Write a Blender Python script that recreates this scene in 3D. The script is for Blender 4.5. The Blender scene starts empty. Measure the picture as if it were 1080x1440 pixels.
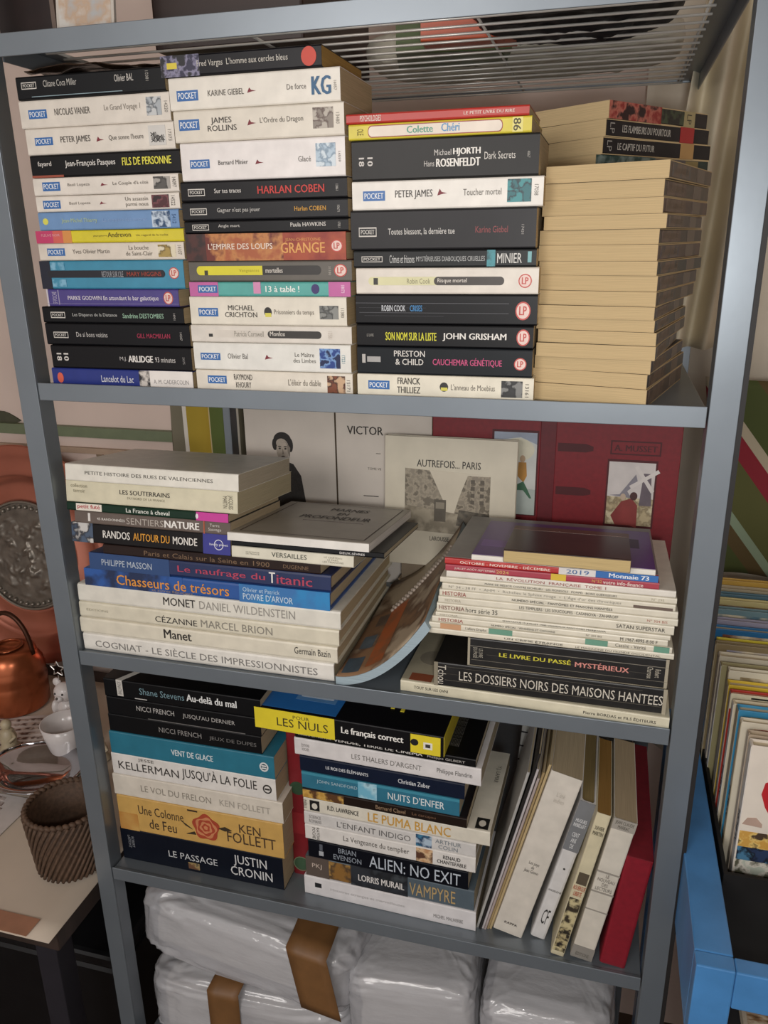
import bpy, math, random
from mathutils import Vector, Matrix, Euler, noise as mnoise
random.seed(7)
C = bpy.context.scene.collection
R = math.radians
# ------------------------------------------------------------------ camera, world, lights, exposure
cam_d = bpy.data.cameras.new('camera'); cam = bpy.data.objects.new('camera', cam_d); C.objects.link(cam)
bpy.context.scene.camera = cam
cam_d.sensor_fit = 'HORIZONTAL'; cam_d.sensor_width = 36.0; cam_d.lens = 36.0*1125.9/1080.0
cam_d.clip_start = 0.02
def cam_matrix(pitch, roll, yaw, loc):
    Rz = Matrix.Rotation(yaw, 3, 'Z'); Rx = Matrix.Rotation(pitch, 3, 'X'); Ry = Matrix.Rotation(roll, 3, 'Y')
    B = Rz @ Rx @ Ry                       # columns: right, forward, up
    r, f, u = B.col[0], B.col[1], B.col[2]
    M = Matrix((r, u, -f)).transposed().to_4x4(); M.translation = loc
    return M
cam.matrix_world = cam_matrix(-0.3279, 0.0153, 0.2715, Vector((0.6303, -0.7807, 0.1501)))
w = bpy.data.worlds.new('room_light'); bpy.context.scene.world = w; w.use_nodes = True
bg = w.node_tree.nodes['Background']; bg.inputs[0].default_value = (1.0, 0.955, 0.93, 1); bg.inputs[1].default_value = 0.7
def area(name, loc, aim, size, power, col):
    d = bpy.data.lights.new(name, 'AREA'); d.shape = 'DISK'; d.size = size; d.energy = power; d.color = col
    o = bpy.data.objects.new(name, d); C.objects.link(o); o.location = loc
    o.rotation_euler = (Vector(aim)-Vector(loc)).to_track_quat('-Z', 'Y').to_euler(); return o
area('hand_lamp', (0.68, -0.84, 0.11), (0.55, 0, 0.02), 0.08, 3.05, (1.0, 0.985, 0.965))
area('ceiling_lamp', (-0.1, -2.1, 0.55), (0.3, 0, -0.2), 0.9, 15.0, (1.0, 0.945, 0.905))  # large fill light added low in front, brightens the back row and wall
vs = bpy.context.scene.view_settings
vs.view_transform = 'Standard'; vs.look = 'None'; vs.exposure = 0.0; vs.gamma = 1.0; vs.use_curve_mapping = False

# ------------------------------------------------------------------ materials
def lin(h):
    v = [int(h[i:i+2], 16)/255 for i in (0, 2, 4)]
    return tuple(c/12.92 if c <= .04045 else ((c+.055)/1.055)**2.4 for c in v)+(1,)
_mats = {}
def M(h, rough=.5, metal=0., kind='plain', vary=.10, scale=40., h2=None, bump=0., stretch=(1, 1, 1), spec=.5, h3=None):
    key = (h, rough, metal, kind, vary, scale, h2, bump, stretch, spec, h3)
    if key in _mats: return _mats[key]
    m = bpy.data.materials.new('mat_%s_%s' % (kind, h)); m.use_nodes = True
    nt = m.node_tree; N = nt.nodes; L = nt.links; b = N['Principled BSDF']
    b.inputs['Roughness'].default_value = rough; b.inputs['Metallic'].default_value = metal
    b.inputs['Specular IOR Level'].default_value = spec
    tc = N.new('ShaderNodeTexCoord'); mp = N.new('ShaderNodeMapping'); mp.inputs['Scale'].default_value = stretch
    L.new(tc.outputs['Object'], mp.inputs['Vector'])
    nz = N.new('ShaderNodeTexNoise'); nz.inputs['Scale'].default_value = scale; nz.inputs['Detail'].default_value = 4
    L.new(mp.outputs['Vector'], nz.inputs['Vector'])
    c = lin(h)
    rp = N.new('ShaderNodeValToRGB')
    e = rp.color_ramp.elements
    if h2 is None:
        e[0].position = .3; e[1].position = .7
        e[0].color = tuple(x*(1-vary) for x in c[:3])+(1,); e[1].color = tuple(min(1, x*(1+vary*.6)) for x in c[:3])+(1,)
    else:
        e[0].position = .42; e[1].position = .58; e[0].color = c; e[1].color = lin(h2)
        if h3:
            n = e.new(.5); n.color = lin(h3)
    L.new(nz.outputs['Fac'], rp.inputs['Fac']); L.new(rp.outputs['Color'], b.inputs['Base Color'])
    if bump:
        bp = N.new('ShaderNodeBump'); bp.inputs['Strength'].default_value = bump; bp.inputs['Distance'].default_value = .0022 if kind == 'film' else .004
        L.new(nz.outputs['Fac'], bp.inputs['Height']); L.new(bp.outputs['Normal'], b.inputs['Normal'])
    if kind == 'film':
        b.inputs['Alpha'].default_value = .62
    _mats[key] = m
    return m
def PAGES(h): return M(h, .85, kind='pages', vary=.16, scale=30, stretch=(.6, .6, 60), spec=.2)
def PIC(a, b, c=None, scale=60): return M(a, .45, kind='picture', h2=b, h3=c, scale=scale)

# ------------------------------------------------------------------ mesh helpers
class MB:
    def __init__(s): s.v = []; s.f = []
    def add(s, vs, fs):
        n = len(s.v); s.v += [tuple(p) for p in vs]; s.f += [tuple(i+n for i in q) for q in fs]; return s
    def box(s, x0, x1, y0, y1, z0, z1):
        return s.add([(x0,y0,z0),(x1,y0,z0),(x1,y1,z0),(x0,y1,z0),(x0,y0,z1),(x1,y0,z1),(x1,y1,z1),(x0,y1,z1)],
                     [(0,3,2,1),(4,5,6,7),(0,1,5,4),(1,2,6,5),(2,3,7,6),(3,0,4,7)])
    def prism(s, poly, fn0, fn1):            # poly of 2-D points mapped by two functions (caps)
        n = len(poly)
        return s.add([fn0(p) for p in poly]+[fn1(p) for p in poly],
                     [tuple(range(n-1, -1, -1)), tuple(range(n, 2*n))]+[(i, (i+1) % n, n+(i+1) % n, n+i) for i in range(n)])
    def lathe(s, prof, c=(0, 0, 0), n=32, sx=1, sy=1):
        k = len(prof); vs = []
        for i in range(n):
            a = 2*math.pi*i/n
            for r, z in prof: vs.append((c[0]+r*sx*math.cos(a), c[1]+r*sy*math.sin(a), c[2]+z))
        fs = [(i*k+j, ((i+1) % n)*k+j, ((i+1) % n)*k+j+1, i*k+j+1) for i in range(n) for j in range(k-1)]
        return s.add(vs, fs)
    def tube(s, pts, r, n=8):
        pts = [Vector(p) for p in pts]; vs = []; m = len(pts)
        rr = r if isinstance(r, (list, tuple)) else [r]*m
        for i, p in enumerate(pts):
            t = (pts[min(i+1, m-1)]-pts[max(i-1, 0)]).normalized()
            a = t.cross(Vector((0, 0, 1)));
            if a.length < 1e-3: a = t.cross(Vector((1, 0, 0)))
            a.normalize(); b = t.cross(a)
            for k in range(n):
                q = 2*math.pi*k/n; vs.append(p+(a*math.cos(q)+b*math.sin(q))*rr[i])
        fs = [(i*n+k, i*n+(k+1) % n, (i+1)*n+(k+1) % n, (i+1)*n+k) for i in range(m-1) for k in range(n)]
        fs += [tuple(range(n-1, -1, -1)), tuple((m-1)*n+k for k in range(n))]
        return s.add(vs, fs)
    def ball(s, c, r, n=16, m=10):
        rx, ry, rz = r if isinstance(r, (tuple, list)) else (r, r, r)
        prof = [(math.sin(math.pi*j/m), -math.cos(math.pi*j/m)) for j in range(m+1)]
        vs = [(c[0]+rx*p[0]*math.cos(2*math.pi*i/n), c[1]+ry*p[0]*math.sin(2*math.pi*i/n), c[2]+rz*p[1]) for i in range(n) for p in prof]
        k = m+1
        return s.add(vs, [(i*k+j, ((i+1) % n)*k+j, ((i+1) % n)*k+j+1, i*k+j+1) for i in range(n) for j in range(m)])
    def sheet(s, fn, nu, nv, thick=0.):
        vs = [fn(i/nu, j/nv) for i in range(nu+1) for j in range(nv+1)]
        return s.add(vs, [(i*(nv+1)+j, (i+1)*(nv+1)+j, (i+1)*(nv+1)+j+1, i*(nv+1)+j+1) for i in range(nu) for j in range(nv)])
    def build(s, name, mat, parent=None, smooth=False, bevel=0., solid=0., label=None):
        me = bpy.data.meshes.new(name); me.from_pydata(s.v, [], s.f); me.update()
        o = bpy.data.objects.new(name, me); C.objects.link(o); me.materials.append(mat)
        if smooth:
            for p in me.polygons: p.use_smooth = True
        if bevel:
            b = o.modifiers.new('bevel', 'BEVEL'); b.width = bevel; b.segments = 2; b.limit_method = 'ANGLE'
        if solid:
            d = o.modifiers.new('solid', 'SOLIDIFY'); d.thickness = solid; d.offset = 0
        if parent is not None: o.parent = parent
        if label: o['label'] = label
        return o
def empty(name, loc, rot=(0, 0, 0)):
    o = bpy.data.objects.new(name, None); C.objects.link(o); o.location = loc; o.rotation_euler = rot; o.empty_display_size = .03
    return o
def tag(o, label, cat, group=None, kind=None):
    o['label'] = label; o['category'] = cat
    if group: o['group'] = group
    if kind: o['kind'] = kind
    return o
def struct(o): o['kind'] = 'structure'; return o
ORD = ['', 'topmost', 'second', 'third', 'fourth', 'fifth', 'sixth', 'seventh', 'eighth', 'ninth', 'tenth', 'eleventh', 'twelfth', 'thirteenth',
       'fourteenth', 'fifteenth', 'sixteenth', 'seventeenth', 'eighteenth', 'nineteenth', 'twentieth', 'twenty-first', 'twenty-second', 'twenty-third', 'twenty-fourth']
_txt = {}
def text_mesh(t):
    k = t
    if k in _txt: return _txt[k]
    cu = bpy.data.curves.new('lettering', 'FONT'); cu.body = t; cu.resolution_u = 2;  cu.fill_mode = 'FRONT'
    cu.space_line = .95; cu.align_x = 'CENTER' if '\n' in t else 'LEFT'
    o = bpy.data.objects.new('lettering', cu); C.objects.link(o)
    me = bpy.data.meshes.new_from_object(o.evaluated_get(bpy.context.evaluated_depsgraph_get()))
    vs = [(v.co.x, v.co.y) for v in me.vertices]; fs = [tuple(p.vertices) for p in me.polygons]
    bpy.data.objects.remove(o); bpy.data.curves.remove(cu); bpy.data.meshes.remove(me)
    x0 = min(v[0] for v in vs); x1 = max(v[0] for v in vs); y0 = min(v[1] for v in vs); y1 = max(v[1] for v in vs)
    vs = [((a-x0)/(x1-x0), (b-y0)/max(1e-6, y1-y0)) for a, b in vs]
    _txt[k] = (vs, fs, x1-x0); return _txt[k]
class Plane:
    """a printed face: o origin, X right, Y up (both scaled to the face), n outward normal"""
    def __init__(s, parent, o, X, Y):
        s.p = parent; s.o = Vector(o); s.X = Vector(X); s.Y = Vector(Y); s.n = s.X.cross(s.Y).normalized(); s.k = 0
    def at(s, u, v, d): return s.o+s.X*u+s.Y*v+s.n*d
    def lift(s): s.k += 1; return .00022+.00005*s.k
    def text(s, t, u0, u1, v0, v1, col, bold=.0, rot=0, name='lettering'):
        vs, fs, tw = text_mesh(t); d = s.lift()+.00012
        if bold:
            e = bold/tw*.9; n = len(vs); q = 1/(1+2*e)
            vs = [((a+e+dx)*q, b, .00003*k) for k, dx in enumerate((-e, 0, e)) for a, b in vs]; fs = [tuple(i+k*n for i in f) for k in range(3) for f in fs]
        else: vs = [(a, b, 0.) for a, b in vs]
        if rot == 0: P = [s.at(u0+(u1-u0)*a, v0+(v1-v0)*b, d+l) for a, b, l in vs]
        elif rot == 1: P = [s.at(u0+(u1-u0)*b, v1-(v1-v0)*a, d+l) for a, b, l in vs]       # reads downwards
        else: P = [s.at(u1-(u1-u0)*b, v0+(v1-v0)*a, d+l) for a, b, l in vs]                # reads upwards
        return MB().add(P, fs).build(name, M(col, .5, kind='ink', vary=.06), s.p)
    def poly(s, pts, mat, name='picture', d=None, label=None):
        d = s.lift() if d is None else d
        return MB().prism(pts, lambda q: s.at(q[0], q[1], -.0004), lambda q: s.at(q[0], q[1], d)).build(name, mat, s.p, label=label)
    def rect(s, u0, u1, v0, v1, mat, name='label', label=None): return s.poly([(u0, v0), (u1, v0), (u1, v1), (u0, v1)], mat, name, label=label)
    def oval(s, u, v, ru, rv, mat, name='emblem', n=20): return s.poly([(u+ru*math.cos(2*math.pi*i/n), v+rv*math.sin(2*math.pi*i/n)) for i in range(n)], mat, name)
    def ring(s, u, v, ru, rv, mat, name='emblem', n=24, t=.75):
        d = s.lift(); vs = []; fs = []
        for i in range(n):
            a = 2*math.pi*i/n
            vs += [s.at(u+ru*math.cos(a), v+rv*math.sin(a), d), s.at(u+ru*t*math.cos(a), v+rv*t*math.sin(a), d)]
        fs = [(2*i, 2*((i+1) % n), 2*((i+1) % n)+1, 2*i+1) for i in range(n)]
        return MB().add(vs, fs).build(name, mat, s.p)
    def frame(s, u0, u1, v0, v1, mat, tu, tv, name='frame'):
        d = s.lift(); o = [(u0,v0),(u1,v0),(u1,v1),(u0,v1)]; i = [(u0+tu,v0+tv),(u1-tu,v0+tv),(u1-tu,v1-tv),(u0+tu,v1-tv)]
        return MB().add([s.at(a, b, d) for a, b in o+i], [(k, (k+1) % 4, 4+(k+1) % 4, 4+k) for k in range(4)]).build(name, mat, s.p)

# ------------------------------------------------------------------ book builder (local: x along the spine, -y = spine face, z = thickness)
def cover_mesh(L, B, T, Tb, ct, r, x0, hard, boards=True):
    def top(y): return T+(Tb-T)*y/B
    m = MB()
    out = [(B, 0.), (r, 0.), (r*.3, r*.3), (0., r), (0., T-r), (r*.3, T-r*.3), (r, top(r)), (B, top(B))]
    inn = [(B, top(B)-ct), (r+ct, top(r)-ct), (ct, T-r-ct*.5), (ct, r+ct*.5), (r+ct, ct), (B, ct)]
    poly = out+inn; n = len(poly)
    a = [(x0, p[0], p[1]) for p in poly]; b = [(x0+L, p[0], p[1]) for p in poly]
    m.add(a+b, [(i, (i+1) % n, n+(i+1) % n, n+i)[::-1] for i in range(n)])
    # end caps as quads between outline and inline
    for off, flip in ((0, 0), (n, 1)):
        q = [(0, 1, 12, 13), (1, 2, 3, 11, 12), (3, 4, 10, 11), (4, 5, 6, 9, 10), (6, 7, 8, 9)]
        m.add([], [])
        base = len(m.v)-2*n
        for f in q:
            f2 = tuple(base+off+i for i in f); m.f.append(f2 if not flip else f2[::-1])
    return m
class Book:
    def __init__(s, name, L, B, T, col, Tb=None, hard=False, pages='c2ad88', rough=.38, pos=(0, 0, 0), rot=(0, 0, 0), ox=None, cmat=None, over=None, ct=None):
        ox = L/2 if ox is None else ox; Tb = T if Tb is None else Tb
        s.L, s.B, s.T, s.Tb, s.ox = L, B, T, Tb, ox
        s.root = empty(name, pos, rot)
        if max(int(col[i:i+2], 16) for i in (0, 2, 4)) < 0x4c and cmat is None: col = ''.join('%02x' % int(int(col[i:i+2], 16)*.66) for i in (0, 2, 4))
        ct = ct or min(.0022 if hard else .0006, T*.2); r = min(.0016 if not hard else .003, T*.3)
        over = (.003 if hard else .0004) if over is None else over
        cover_mesh(L, B, T, Tb, ct, r, -ox, hard).build('cover', cmat or M(col, rough, kind='cover', vary=.09, scale=55, spec=.25 if max(int(col[i:i+2], 16) for i in (0, 2, 4)) < 0x40 else .5), s.root)
        t1 = T-ct*1.05; t2 = Tb-ct*1.05; y0 = ct*1.2; y1 = B-over
        tl = lambda y: t1+(t2-t1)*y/B
        cz0 = ct*1.05
        if over < 0: cz0 = .00004; t1 = T-.00004; t2 = Tb-.00004
        x0, x1 = -ox+over, L-ox-over
        m = MB().add([(x0,y0,cz0),(x1,y0,cz0),(x1,y1,cz0),(x0,y1,cz0),(x0,y0,tl(y0)),(x1,y0,tl(y0)),(x1,y1,tl(y1)),(x0,y1,tl(y1))],
                     [(0,3,2,1),(4,5,6,7),(0,1,5,4),(1,2,6,5),(2,3,7,6),(3,0,4,7)])
        m.build('page_block', PAGES(pages), s.root)
        s.spine = Plane(s.root, (-ox, 0, 0), (L, 0, 0), (0, 0, T))
        s.front = Plane(s.root, (-ox, 0, T), (L, 0, 0), (0, B, (Tb-T)))       # upper board of a lying book
# item shorthands for spines
WHT = 'e9e2d6'; INK = '2b2724'
def items(pl, its):
    for it in its:
        k = it[0]
        if k == 't': pl.text(it[1], *it[2:6], it[6], it[7] if len(it) > 7 else 0.)
        elif k == 'r': pl.text(it[1], *it[2:6], it[6], it[7] if len(it) > 7 else 0., 1)
        elif k == 'R': pl.text(it[1], *it[2:6], it[6], it[7] if len(it) > 7 else 0., 2)
        elif k == 'b': pl.rect(*it[1:5], M(it[5], .4, kind='print', vary=.06), it[6] if len(it) > 6 else 'colour_band')
        elif k == 'p': pl.rect(*it[1:5], PIC(it[5], it[6], it[7] if len(it) > 7 else None, it[8] if len(it) > 8 else 110), 'picture')
        elif k == 'o': pl.oval(*it[1:5], M(it[5], .45, kind='print'))
        elif k == 'pk':     # blue publisher label with white letters
            u, v0, v1 = it[1], it[2], it[3]; du = it[4] if len(it) > 4 else .125
            q = pl.p; pl.p = pl.rect(u, u+du, v0, v1, M('2f67a8', .4, kind='print', vary=.05), 'publisher_label', label='blue label with white letters')
            pl.text('POCKET', u+.008, u+du-.008, v0+(v1-v0)*.2, v1-(v1-v0)*.2, 'e8ecef', .02); pl.p = q
        elif k == 'pf':     # white outlined publisher label
            u, v0, v1 = it[1], it[2], it[3]; du = it[4] if len(it) > 4 else .105
            q = pl.p; pl.p = pl.frame(u, u+du, v0, v1, M('cfcac2', .5, kind='print'), .004, (v1-v0)*.13, 'label_frame')
            pl.text('POCKET', u+.012, u+du-.012, v0+(v1-v0)*.28, v1-(v1-v0)*.26, 'd6d2ca', .02); pl.p = q
        elif k == 'ft':     # little red feathered arrow
            u, v = it[1], it[2]; du = .05; dv = it[3] if len(it) > 3 else .12
            pl.poly([(u, v-dv*.5), (u+du*.45, v-dv*.2), (u+du, v), (u+du*.45, v+dv*.3), (u+du*.25, v+dv), (u+du*.1, v+dv*.2)], M('7c2430', .5, kind='print'), 'arrow_mark')
        elif k == 'lp':     # pink round emblem
            u, v, ru, rv = it[1:5]
            q = pl.p; pl.p = pl.oval(u, v, ru, rv, M('e4c9bf', .45, kind='print')); pl.ring(u, v, ru, rv, M('c0473f', .45, kind='print'), t=.84)
            pl.text('LP', u-ru*.5, u+ru*.5, v-rv*.45, v+rv*.5, 'c0473f', .03); pl.p = q
        elif k == 'cap':    # long rounded title band
            u0, u1, v0, v1, c = it[1:6]; r = (v1-v0)/2; ru = it[6] if len(it) > 6 else .03
            n = 8; pts = [(u1-ru+ru*math.sin(math.pi*i/n), (v0+v1)/2-r*math.cos(math.pi*i/n)) for i in range(n+1)]
            pts += [(u0+ru-ru*math.sin(math.pi*i/n), (v0+v1)/2+r*math.cos(math.pi*i/n)) for i in range(n+1)]
            pl.poly(pts, M(c, .4, kind='print'), 'title_band')
class Stack:
    def __init__(s, where, z, y, B, yaw=0, group=None, cat='book', name='paperback_book', pages='c2ad88'):
        s.where, s.z, s.y, s.B, s.yaw, s.g, s.cat, s.name, s.pages = where, z, y, B, yaw, group, cat, name, pages
        s.tilt = 0.; s.books = []; s.back = 0.
    def add(s, desc, x0, x1, T, col, its=(), y=None, B=None, dT=0., yaw=None, name=None, cat=None, **kw):
        y = s.y if y is None else y; B = s.B if B is None else B; yaw = s.yaw if yaw is None else yaw
        ca = math.cos(s.tilt)
        b = Book(name or s.name, x1-x0, B, T-.0003, col, Tb=T-.0003-dT, pages=kw.pop('pages', s.pages), pos=((x0+x1)/2, y+random.uniform(-.001, .001), s.z), rot=(-s.tilt, 0, R(yaw)), **kw)
        items(b.spine, its); s.books.append((b, desc, cat or s.cat))
        s.z += T/ca if dT == 0 else T/ca; s.tilt += math.atan2(dT, B)
        return b
    def done(s):
        n = len(s.books)
        for i, (b, desc, cat) in enumerate(s.books):
            k = n-i; o = 'topmost' if k == 1 else ('bottom' if i == 0 else ORD[k]+' from top')
            tag(b.root, '%s, %s of %s' % (desc, o, s.where), cat, s.g)

# ------------------------------------------------------------------ room
STEEL = M('7f878e', .36, .5, kind='steel', vary=.05, scale=14, bump=.05)
def wallmat(): return M('d9c6bb', .8, kind='plaster', vary=.07, scale=6, bump=.1)
struct(MB().box(-2.2, 2.6, .62, .68, -1.47, 1.3).build('wall_back', wallmat()))
struct(MB().box(-2.26, -2.2, -2.6, .68, -1.47, 1.3).build('wall_left', wallmat()))
struct(MB().box(2.6, 2.66, -2.6, .68, -1.47, 1.3).build('wall_right', wallmat()))
struct(MB().box(-2.26, 2.66, -2.6, .68, -1.53, -1.47).build('floor', M('4a3b30', .7, kind='floor', vary=.2, scale=8)))
struct(MB().box(-2.26, 2.66, -2.6, .68, 1.3, 1.36).build('ceiling', M('b8aa9a', .85, kind='plaster', scale=5)))
t = struct(MB().box(-2.2, .4, .606, .6199, -.226, -.205).build('trim_1', M('6f7a5e', .5, kind='paint')))
t2 = struct(MB().box(-2.2, .4, .612, .6199, -.262, -.250).build('trim_2', M('b49c86', .6, kind='paint')))
def leaf(cx, cz, L, a, col, nm):
    pts = []
    for i in range(9):
        q = i/8; pts.append((q*L-L/2, .24*L*math.sin(math.pi*q)))
    for i in range(7, 0, -1):
        q = i/8; pts.append((q*L-L/2, -.1*L*math.sin(math.pi*q)))
    ca, sa = math.cos(a), math.sin(a)
    P = [(cx+x*ca-z*sa, cz+x*sa+z*ca) for x, z in pts]
    return MB().prism(P, lambda q: (q[0], .616, q[1]), lambda q: (q[0], .6199, q[1])).build(nm, M(col, .7, kind='paint', vary=.2))
for i, (cx, cz, L, a, c) in enumerate([(-.60, -.205, .10, .1, '4a4a38'), (-.575, -.315, .06, 1.2, '5c6350'), (-.56, -.35, .08, -.4, '4d4f3c'), (-.36, -.30, .10, -1.2, '8a7660'), (-.29, -.315, .09, -.3, '6b6252'), (-.2, -.33, .08, .5, '6b6252')]):
    struct(leaf(cx, cz, L, a, c, 'trim_%d' % (i+3)))

# ------------------------------------------------------------------ shelving unit
W = .7253; FL = .0258; DEP = .51
SH = [('shelf', .3308, .0208), ('shelf', -.0, .0202), ('shelf', -.3457, .0202), ('shelf', -.6936, .0202), ('shelf', -1.043, .0202)]
unit = empty('shelving_unit', (0, 0, -1.47))
tag(unit, 'grey painted steel angle shelving rack holding all the books', 'shelf')
def up(m, nm, lab=None):
    o = m.build(nm, STEEL, unit, bevel=.0006, label=lab); o.location = (0, 0, 1.47); return o
z0, z1 = -1.47, .62
up(MB().box(-FL, 0, 0, .002, z0, z1).box(-.002, 0, .002, FL, z0, z1), 'upright')
up(MB().box(W, W+FL, 0, .002, z0, z1).box(W, W+.002, .002, FL, z0, z1), 'upright')
up(MB().box(-FL, 0, DEP-.002, DEP, z0, z1).box(-.002, 0, DEP-FL, DEP-.002, z0, z1), 'upright')
up(MB().box(W, W+FL, DEP-.002, DEP, z0, z1).box(W, W+.002, DEP-FL, DEP-.002, z0, z1), 'upright')
m = MB().box(W+FL, W+FL+.0045, -.0002, .004, z0, z1).build('edge_strip', M('1d1a19', .6, kind='rubber'), unit, label='dark strip along the right upright'); m.location = (0, 0, 1.47)  # thin dark strip built along the upright's outer edge
for i, (nm, z, h) in enumerate(SH):
    m = MB()
    if i == 0:
        m.box(.001, W-.001, .0005, .0025, z, z+h); m.box(.001, W-.001, .0025, .022, z+h-.002, z+h)
        m.box(.001, W-.001, DEP-.0025, DEP-.0005, z+h-.005, z+h)
        m.box(.0025, .024, .0025, DEP-.003, z+h-.003, z+h-.001); m.box(W-.024, W-.0025, .0025, DEP-.003, z+h-.003, z+h-.001)
        m.box(.0025, .0045, .022, DEP-.003, z, z+h-.003); m.box(W-.0045, W-.0025, .022, DEP-.003, z, z+h-.003)
    else:
        m.box(.0015, W-.0015, .0005, .0025, z-h, z); m.box(.0015, W-.0015, .0025, DEP-.003, z-.005, z-.004+.0002)
        m.box(.0025, W-.0025, .0025, .006, z-.005, z-.0015)
        m.box(.0015, W-.0015, DEP-.003, DEP-.0005, z-h, z); m.box(.0025, .0045, .004, DEP-.003, z-h, z-.005); m.box(W-.0045, W-.0025, .004, DEP-.003, z-h, z-.005)
    up(m, 'shelf')
TOPZ = [None, -.0038, -.3495, -.6974, -1.0468]
# wire rack under the top
rack = empty('wire_rack', (.36, .26, .345)); tag(rack, 'chrome wire rack laid across the top shelf frame', 'rack')
CH = M('d2cfc8', .3, .3, kind='chrome', vary=.08)
for k in range(16):
    y = -.225+k*.0305; MB().tube([(-.335, y, 0), (.343, y, 0)], .0014, 6).build('wire', CH, rack, smooth=True)
for x in (-.33, -.10, .13, .338):
    MB().tube([(x, -.235, .0028), (x, .238, .0028)], .0015, 6).build('cross_wire', CH, rack, smooth=True)

# ------------------------------------------------------------------ upper shelf, four stacks of paperbacks
G1 = 'paperbacks stacked on the upper shelf'
K0 = '16161a'
s1 = Stack('leftmost upper stack', TOPZ[1], .012, .108, group=G1)
def zto(s, z): return z-s.z
s1.add('blue and white paperback', .0148, .1944, zto(s1, .0163), '20307e', [('b', .64,.70,.0,1,'8d8a90','colour_band'), ('b',.70,1,.0,1,'e6e0da','colour_band'), ('p',.63,.705,.02,.98,'1a1a20','cfc8c0'), ('o',.06,.45,.022,.3,'d8604a'), ('t','Lancelot du Lac',.36,.59,.28,.66,'d9dae4',.01), ('t','A. M. CADERCOLIN',.73,.97,.28,.52,'8e8a88')])
s1.add('black paperback with rotated white numerals', .0180, .1950, zto(s1, .0423), '17161a', [('r','18',.04,.075,.32,.66,'cfcac4',.03), ('r','10',.092,.127,.32,.66,'cfcac4',.03), ('t','M.J.',.50,.55,.36,.56,'b9b5b2'), ('t','ARLIDGE',.56,.735,.34,.62,'e0dcd6',.05), ('t','93 minutes',.75,.89,.36,.58,'c0bcb8',.01), ('r','5075',.94,.955,.3,.6,'8d8a88')])
s1.add('black paperback with crimson author lettering', .0141, .1950, zto(s1, .0668), '15151a', [('pf',.055,.32,.60), ('t','De si bons voisins',.22,.44,.38,.6,'bdbab6'), ('t','GILL MACMILLAN',.645,.87,.38,.58,'a02848',.02), ('r','14587',.935,.95,.3,.65,'a9a5a0')])
s1.add('black paperback with pale green author lettering', .0143, .1905, zto(s1, .0848), '15161a', [('pf',.06,.30,.68), ('t','Les Disparus de la Distance',.22,.54,.36,.62,'b9bab6'), ('t','Sandrine DESTOMBES',.58,.865,.34,.62,'8fb29a',.02), ('r','14901',.93,.945,.25,.65,'a9a5a0')])
s1.add('worn violet paperback with creased spine', .0225, .1860, zto(s1, .1036), '4a3f82', [('b',.0,.012,.0,1,'c9c2c8'), ('b',.09,.097,.1,.95,'9a92b0'), ('R','SF POCHE',.045,.08,.15,.85,'b8b0c8'), ('t','PARKE GODWIN En attendant le bar galactique',.165,.855,.3,.62,'d9d3de',.02), ('lp',.925,.5,.035,.36), ('b',.0,1,.16,.175,'8a80a8','crease'), ('b',.3,.98,.46,.475,'756aa0','crease')])
s1.add('turquoise paperback with black title band', .0190, .1950, zto(s1, .1334), '3d8aa8', [('b',.0,.075,.0,1,'171b2c'), ('cap',.05,.875,.40,.66,'191a24',.02), ('t','RETOUR SUR L\'ILE',.44,.59,.42,.63,'a5a8ae',.01), ('t','MARY HIGGINS',.615,.85,.45,.60,'a2402f',.01), ('lp',.935,.55,.033,.2), ('p',.08,.18,.68,.95,'7fb3cc','3d8aa8'), ('p',.08,.18,.08,.34,'7fb3cc','3d8aa8')])
s1.add('cream paperback with golden picture square', .0215, .1980, zto(s1, .1515), 'dcd2c4', [('pk',.06,.28,.72), ('t','Yves Olivier Martin',.24,.50,.40,.65,'6e665c'), ('t','La bouche\nde Saint-Clair',.61,.79,.25,.82,'6e665c'), ('p',.83,.945,.16,.85,'a88f4e','ddd3b8','6d5a2a'), ('r','14107',.96,.985,.28,.8,'6e665c')])
s1.add('yellow paperback fading to magenta', .0197, .1987, zto(s1, .1645), 'd8c92e', [('b',.0,.12,.0,1,'c23a68'), ('b',.12,.19,.0,1,'cf5f55'), ('b',.19,.25,.0,1,'d6904a'), ('t','FLEUVE NOIR',.04,.17,.55,.75,'e0a8b0'), ('t','jean-pierre',.40,.495,.45,.6,'5d4f1a'), ('t','Andrevon',.50,.655,.42,.80,'4d3f1a',.0), ('t','Un regard de la ruche',.69,.90,.42,.62,'6a5a1c')])
s1.add('sky blue paperback with yellow emblem', .0268, .1955, zto(s1, .1833), '6f93bf', [('o',.05,.5,.02,.18,'d9d45a'), ('t','Jean-Michel Thierry',.17,.43,.36,.64,'b5c89a',.01), ('t','La croisière des ombres',.47,.78,.42,.62,'8aa6cc'), ('p',.815,.94,.08,.92,'27476b','c5d3e0',None,160), ('r','5412',.955,.98,.25,.75,'31507a')])
s1.add('white paperback with dark plum picture', .0262, .1976, zto(s1, .1995), 'e2dacf', [('pk',.05,.2,.72), ('t','Basil Lopeza',.24,.39,.38,.6,'7a7268'), ('ft',.455,.45), ('t','Un assassin\nparmi nous',.635,.79,.16,.80,'6a6258'), ('p',.815,.93,.1,.88,'4a1d24','2b1218','7a4248'), ('r','14522',.945,.97,.2,.8,'55504a')])
s1.add('white paperback with grey portrait picture', .0264, .1987, zto(s1, .2175), 'e2dacf', [('pk',.065,.26,.76), ('t','Basil Lopeza',.245,.40,.44,.66,'7a7268'), ('ft',.475,.5), ('t','Le Couple d\'à côté',.56,.80,.42,.66,'6a6258'), ('p',.835,.945,.18,.85,'55524e','a6a19a','2c2a28'), ('r','14097',.96,.985,.25,.78,'55504a')])
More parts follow.
